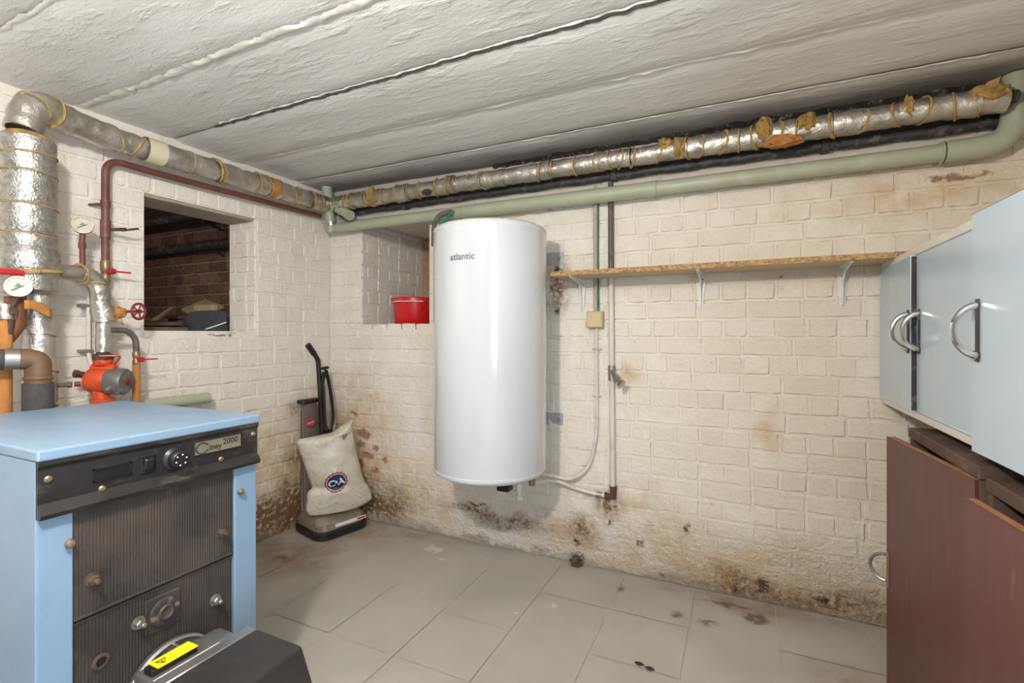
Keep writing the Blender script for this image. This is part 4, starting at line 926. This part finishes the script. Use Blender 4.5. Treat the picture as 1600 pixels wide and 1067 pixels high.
# ================================================================== bucket in the niche
bk = thing('bucket', 'red plastic bucket standing in the wall niche', 'bucket', (.53, .15, NZ0))
MB().lathe([(.001, .004), (.108, .004), (.112, .0), (.116, .004), (.128, .17), (.124, .17), (.112, .01), (.001, .01)], (.53, .15, NZ0), (0, 0, 1), 40, cap=False).build('body', M['bucket'], bk, True)
MB().lathe([(.126, .158), (.134, .158), (.140, .164), (.140, .182), (.134, .188), (.126, .188), (.122, .175)], (.53, .15, NZ0), (0, 0, 1), 40, cap=False).build('rim', M['bucket'], bk, True)
P = [Vector((.53+.140*math.cos(a), .15+.140*math.sin(a), NZ0+.165-.03*math.sin(2*(a-3.4)) if False else NZ0+.162)) for a in [3.3+2.4*q/16 for q in range(17)]]
MB().tube(P, .003, 6).build('handle', M['white'], bk, True)
def bside(a, z): return Vector((.53+(.1165+.011*z/.17)*math.cos(a), .15+(.1165+.011*z/.17)*math.sin(a), NZ0+z))
m = MB(); V = []; F = []
for i in range(14):
    a = 3.75+.045*i; w_ = .006+.006*abs(noise.noise(Vector((i*.6, 1, 0)))); z = .045-.002*i+.004*noise.noise(Vector((i*.4, 5, 0)))
    V += [bside(a, z-w_)*1, bside(a, z+w_)]
    if i: F.append((2*i-2, 2*i, 2*i+1, 2*i-1))
m.add([v+Vector((v.x-.53, v.y-.15, 0))*.012 for v in V], F).build('plaster_smear', M['ledge'], bk)

# ================================================================== vacuum cleaner
vc = thing('vacuum_cleaner', 'old upright vacuum cleaner leaning in the brick corner', 'vacuum', (.20, -.19, 0))
th = math.radians(-105)
def VL(x, y, z): return Vector((.20+x*math.cos(th)-y*math.sin(th), -.19+x*math.sin(th)+y*math.cos(th), z))
def rrect(w_, d0, d1, r, n=6):
    L = []
    for cx_, cy_, a0_ in ((w_-r, d1-r, 0), (-w_+r, d1-r, 90), (-w_+r, d0+r, 180), (w_-r, d0+r, 270)):
        for k in range(n+1):
            a = math.radians(a0_+90*k/n); L.append((cx_+r*math.cos(a), cy_+r*math.sin(a)))
    return L
def loft(name, layers, mat, parent):
    b = MB(); n = len(layers[0][0]); V = []; F = []
    for L, z in layers: V += [VL(a, c_, z(a, c_) if callable(z) else z) for a, c_ in L]
    for i in range(len(layers)-1):
        for k in range(n): F.append((i*n+k, i*n+(k+1) % n, (i+1)*n+(k+1) % n, (i+1)*n+k))
    F.append(tuple(range(n))[::-1]); F.append(tuple((len(layers)-1)*n+k for k in range(n)))
    return b.add(V, F).build(name, mat, parent, True)
loft('bumper', [(rrect(.150, -.14, .150, .06), .006), (rrect(.157, -.145, .158, .065), .012), (rrect(.157, -.145, .158, .065), .040), (rrect(.150, -.14, .15, .06), .048)], M['black'], vc)
hd_ = loft('hood', [(rrect(.146, -.135, .146, .058), .047), (rrect(.145, -.133, .144, .058), .082), (rrect(.125, -.12, .105, .05), lambda a, c_: .112+.0*a), (rrect(.06, -.11, .02, .03), .138)], M['vac_metal'], vc)
m = MB(); m.prism([(-.13, .058), (.055, .058), (.055, .075), (-.13, .075)], lambda a, c_, d: VL(a, .1455+d-(c_-.058)*.04, c_), 0, .003)
st_ = m.build('label_strip', M['white'], hd_)
MB().prism([(-.125, .062), (-.075, .062), (-.075, .071), (-.125, .071)], lambda a, c_, d: VL(a, .1455+d-(c_-.058)*.04, c_), .003, .0038).build('red_badge', M['red_print'], st_)
# plaid dust bag
b = MB(); V = []; F = []; nz, na = 12, 16
for i in range(nz+1):
    e = i/nz; z = .10+.62*e; w_ = .070*(1-.12*e)*(.55 if i == nz else 1); d_ = .035*(1-.35*e)*(.5 if i in (0, nz) else 1)
    for k in range(na):
        a = 2*math.pi*k/na; V.append((.075-.012*e+d_*math.cos(a)*(1+.1*noise.noise(Vector((e*4, a, 0)))), -.215+w_*math.sin(a), z))
for i in range(nz):
    for k in range(na): F.append((i*na+k, i*na+(k+1) % na, (i+1)*na+(k+1) % na, (i+1)*na+k))
F.append(tuple(range(na))[::-1]); F.append(tuple(nz*na+k for k in range(na)))
db = b.add(V, F).build('dust_bag', M['plaid'], vc, True)
MB().box(.035, .09, -.285, -.15, .705, .728, .006).build('bag_clamp', M['black'], db)
bg = MB().lathe([(.023, 0), (.022, .003), (.001, .0035)], (.104, -.248, .600), (.95, -.3, .05), 24).build('badge', M['red_print'], db)
ba = Vector((.95, -.3, .05)).normalized(); be1 = Vector((0, 0, 1)).cross(ba).normalized()
text_obj('badge_lettering', 'Hoover', .0135, lambda x, y: Vector((.104, -.248, .600))+ba*.0042+be1*x+Vector((0, 0, 1))*(y+.25*x), M['white_print'], bg, 0, shear=.3)
# handle: angled grip, shaft
MB().tube(rpath([(.085, -.245, 1.035), (.088, -.178, .955), (.094, -.170, .80), (.115, -.172, .52), (.16, -.18, .13)], .025, 6), .0135, 12, rs=None).build('handle', M['black'], vc, True)
MB().tube([(.085, -.249, 1.040), (.087, -.205, .987)], .0165, 12).build('grip', M['black'], vc, True)
cdh = MB().tube(rpath([(.11, -.145, .895), (.112, -.118, .80), (.13, -.105, .64), (.14, -.125, .53), (.138, -.15, .52), (.128, -.18, .56), (.115, -.19, .75), (.11, -.16, .88)], .05, 6), .0065, 8)
cdh.tube(rpath([(.118, -.14, .89), (.125, -.11, .75), (.145, -.11, .60), (.148, -.14, .535), (.14, -.17, .56), (.122, -.175, .80), (.118, -.15, .88)], .04, 6), .006, 8).build('power_cord', M['black'], vc, True)
MB().tube([(.098, -.172, .90), (.115, -.125, .905)], .008, 8).tube([(.12, -.172, .535), (.137, -.13, .53)], .008, 8).build('cord_hook', M['black'], vc, True)
MB().tube([(.118, -.158, .80), (.135, -.158, .56)], .004, 8).build('chrome_strip', M['chrome'], vc, True)

# ================================================================== plastic carrier bag
pg = thing('carrier_bag', 'beige plastic carrier bag with round emblem slung over the vacuum cleaner', 'bag', (.29, -.22, .12))
P0 = Vector((.285, -.235)); UU = Vector((.55, .835)); NN = Vector((.835, -.55))
prof_ = [(.128, -.145, .135), (.138, -.150, .165), (.160, -.158, .200), (.185, -.156, .196), (.216, -.152, .188), (.25, -.151, .168), (.272, -.125, .155), (.31, -.138, .140), (.37, -.155, .128), (.424, -.173, .114), (.47, -.186, .106), (.505, -.197, .100), (.530, -.207, .095), (.545, -.185, .092), (.556, -.03, .090), (.575, .005, .088), (.60, .045, .087), (.622, .080, .086)]
def bag_l(z, idx):
    for (a, b_) in zip(prof_, prof_[1:]):
        if a[0] <= z <= b_[0]:
            e = (z-a[0])/(b_[0]-a[0]); return a[idx]*(1-e)+b_[idx]*e
    return prof_[-1][idx] if z > prof_[-1][0] else prof_[0][idx]
def bag_pt(s, z, side):
    l, r = bag_l(z, 1), bag_l(z, 2); u = l+(r-l)*s
    e = (z-.128)/.494; k = math.sin(math.pi*min(1, max(0, s)))**.6
    th_ = k*(.062*math.sin(math.pi*min(1, e*.8+.12))**.8+.006)
    wr = .010*noise.noise(Vector((u*16+z*4, z*7, 2)))+.006*noise.noise(Vector((u*9-z*10, z*16, 5)))
    fold = .018*math.exp(-((z-.272)/.02)**2)*(1 if s < .6 else .4)
    d = (th_*(1.25 if side > 0 else -.35))+(wr*k-fold*k if side > 0 else 0)
    q = P0+UU*u+NN*d
    return Vector((q.x, q.y, z))
ns, nz = 36, 56; V = []; F = []
for side in (1, -1):
    for i in range(nz+1):
        z = .128+.494*i/nz
        for j in range(ns+1): V.append(bag_pt(j/ns, z, side))
o_ = (nz+1)*(ns+1)
for i in range(nz):
    for j in range(ns):
        q = i*(ns+1)+j; F.append((q, q+1, q+ns+2, q+ns+1)); F.append((o_+q, o_+q+ns+1, o_+q+ns+2, o_+q+1))
for j in range(ns): F.append((j, o_+j, o_+j+1, j+1)); q = nz*(ns+1)+j; F.append((q, q+1, o_+q+1, o_+q))
b = MB().add(V, F)
m_ = mesh('bag', b.v, b.f); bm = bmesh.new(); bm.from_mesh(m_); bmesh.ops.remove_doubles(bm, verts=bm.verts[:], dist=.0008); bmesh.ops.recalc_face_normals(bm, faces=bm.faces[:]); bm.to_mesh(m_); bm.free()
bo_ = obj('bag_body', m_, M['bag'], pg, True)
def on_bag(u, z, lift):
    l, r = bag_l(z, 1), bag_l(z, 2); p = bag_pt((u-l)/(r-l), z, 1); return p+Vector((NN.x, NN.y, 0))*lift
EU, EZ = -.014, .305
def disc(name, rf, lift, mat, par, rings=10, n=72):
    V = [on_bag(EU, EZ, lift)]; F = []
    for i in range(1, rings+1):
        for k in range(n):
            a = 2*math.pi*k/n; r = rf(a)*i/rings; V.append(on_bag(EU+r*math.cos(a), EZ+r*math.sin(a), lift))
    for k in range(n):
        F.append((0, 1+k, 1+(k+1) % n))
        for i in range(rings-1): F.append((1+i*n+k, 1+(i+1)*n+k, 1+(i+1)*n+(k+1) % n, 1+i*n+(k+1) % n))
    return obj(name, mesh(name, V, F), mat, par)
em = disc('emblem', lambda a: .057+.0022*math.cos(16*a), .002, M['red_print'], bo_)
disc('emblem_ring', lambda a: .0495, .0034, M['white_print'], bo_); disc('emblem_disc', lambda a: .047, .0048, M['navy_print'], bo_)
RT = .22
def letters(s, size, du, dz, bold):
    f = lambda x, y: on_bag(EU+(x+du)*math.cos(RT)-(y+dz)*math.sin(RT), EZ+(x+du)*math.sin(RT)+(y+dz)*math.cos(RT), .0075)
    text_obj('emblem_lettering', s, size, f, M['white_print'], bo_, bold)
letters('C', .052, -.024, -.002, .0012); letters('A', .052, .022, .0, .0012); letters('&', .024, -.001, .004, .0006)
V = [on_bag(u_, z_, .003) for u_, z_ in ((.018, .545), (.040, .565), (.052, .545), (.030, .520))]
obj('grey_print', mesh('print', V, [(0, 1, 2, 3)]), M['greytext'], bo_)

# ================================================================== crawl space contents
def plank(label, a, b, w_, t_, mat, roll=0, group=None):
    a, b = Vector(a), Vector(b); u = (b-a); L = u.length; u.normalize(); s_ = u.cross(Vector((0, 0, 1))).normalized(); n_ = s_.cross(u)
    s2 = s_*math.cos(roll)+n_*math.sin(roll); n2 = n_*math.cos(roll)-s_*math.sin(roll)
    o = MB().prism([(0, -w_/2), (L, -w_/2*.9), (L*.98, w_/2), (L*.01, w_/2)], lambda p, q, d: a+u*p+s2*q+n2*d, -t_/2, t_/2).build('plank', mat)
    return tag(o, label, 'plank', group)
G = 'scrap wood in the wall opening'
rk = random.Random(5)
labs = ['weathered plank lying lowest at the front of the wall opening', 'dark plank behind the front plank in the wall opening', 'long narrow batten across the middle of the scrap pile', 'broad worn board at the back of the scrap pile', 'short plank at the left of the scrap pile', 'thin lath on top of the left scrap boards', 'pale slanting stick crossing the scrap pile']
spec = [((-.30, -1.03, 1.118), (-.40, -.66, 1.118), .12, .02, 'wood_old', .12), ((-.46, -1.08, 1.142), (-.62, -.55, 1.150), .13, .02, 'wood_old', .14), ((-.58, -1.12, 1.178), (-.80, -.50, 1.182), .05, .02, 'wood_pale', .1), ((-.82, -1.2, 1.190), (-1.05, -.30, 1.196), .2, .02, 'wood_old', .13), ((-.84, -1.15, 1.222), (-1.0, -.72, 1.226), .10, .018, 'wood_old', .12), ((-.90, -1.1, 1.246), (-1.15, -.5, 1.252), .035, .015, 'wood_pale', 0), ((-.47, -.74, 1.178), (-.80, -.46, 1.262), .03, .012, 'wood_pale', .3)]
for lb, (a, b_, w_, t_, mt, rl) in zip(labs, spec): plank(lb, a, b_, w_, t_, M[mt], rl, G)
plank('tilted pale board behind the dark block in the wall opening', (-.60, -.36, 1.23), (-.92, -.27, 1.29), .16, .012, M['wood_pale'], .5, G)
plank('thin white stick leaning over the dark block in the wall opening', (-.23, -.63, 1.125), (-.215, -.525, 1.165), .008, .006, M['white'], 0, G)
o = tag(MB().prism([(-.62, 1.106), (-.515, 1.106), (-.515, 1.215), (-.545, 1.225), (-.60, 1.13)], lambda a, b_, d: (d, a, b_), -.50, -.225).build('slate_block', M['slate']), 'dark grey slate block against the right jamb of the wall opening', 'block')
tag(MB().box(-.47, -.30, -.545, -.515, 1.227, 1.262, .004).build('cork_block', M['wood_pale']), 'small tan block perched on the dark slate in the wall opening', 'block')
for z, y, lab in ((1.715, -.10, 'lower dark pipe inside the wall opening'), (1.90, -.2, 'upper dark pipe inside the wall opening')):
    t_ = thing('dark_pipe', lab, 'pipe', (-1.2, y, z), 'pipes in the crawl space')
    MB().tube([(-2.55, y, z), (-.25, y, z)], .032, 14).build('pipe', M['greydark'], t_, True)
    MB().tube([(-1.0, -.002, z-.07), (-1.0, y+.034, z-.034), (-1.0, y+.034, z+.034), (-1.0, -.002, z+.045)], .008, 8).lathe([(.034, -.012), (.036, 0), (.034, .012)], (-1.0, y, z), (1, 0, 0), 16, cap=False).build('hanger', M['greydark'], t_)
tag(MB().prism([(-1.6, 1.0), (-.23, 1.0), (-.23, 1.085), (-.5, 1.105), (-.7, 1.15), (-1.6, 1.19)], lambda a, b_, d: (a, d, b_), -1.3, -.15).build('rubble_bed', M['wood_old']), 'flat bed of dusty rubble under the scrap wood in the opening', 'rubble')
# ================================================================== small debris on the floor
tag(MB().lump((1.600, -.032, .018), .025, .8, 3, 3, (1, .7, 1.0), 3).build('dirt_clump', M['dirt'], None, True), 'crumbly brown dirt clump at the foot of the brick wall', 'dirt')
for i, (x, y, lb) in enumerate(((2.000, -.605, 'small dark dead leaf on the grey floor, left of the pair'), (2.035, -.614, 'curled dark dead leaf on the grey floor, right of the pair'))):
    V = []; F = []
    for k in range(7):
        e = k/6; w_ = .010*math.sin(math.pi*(.08+.88*e)); V += [(x-.016+.032*e, y-w_, .0035+.005*abs(e-.5)), (x-.016+.032*e, y, .002), (x-.016+.032*e, y+w_*.8, .004)]
        if k: q = (k-1)*3; F += [(q, q+1, q+4, q+3), (q+1, q+2, q+5, q+4)]
    o = tag(obj('dead_leaf', mesh('leaf', V, F), M['leaf'], None, True), lb, 'leaf', 'dead leaves'); o.modifiers.new('s', 'SOLIDIFY').thickness = .0012
# ================================================================== ceiling lamp (behind the view) 
lp = thing('ceiling_lamp', 'bare bulb lamp holder on the ceiling just outside the view', 'lamp', (1.72, -2.22, HC))
MB().lathe([(.05, 0), (.05, .02), (.025, .03), (.022, .06)], (1.72, -2.22, HC), (0, 0, -1), 24).build('holder', M['white'], lp, True)
t = NT('bulb_glow'); t.b.inputs['Emission Color'].default_value = (1, .88, .72, 1); t.b.inputs['Emission Strength'].default_value = 6
MB().lathe([(.012, 0), (.014, .02), (.03, .05), (.03, .065), (.018, .085), (.001, .09)], (1.72, -2.22, HC-.055), (0, 0, -1), 20).build('bulb', t.fin((1, 1, 1, 1), .3), lp, True)
bpy.data.objects['lamp_light'].location.z = HC-.22
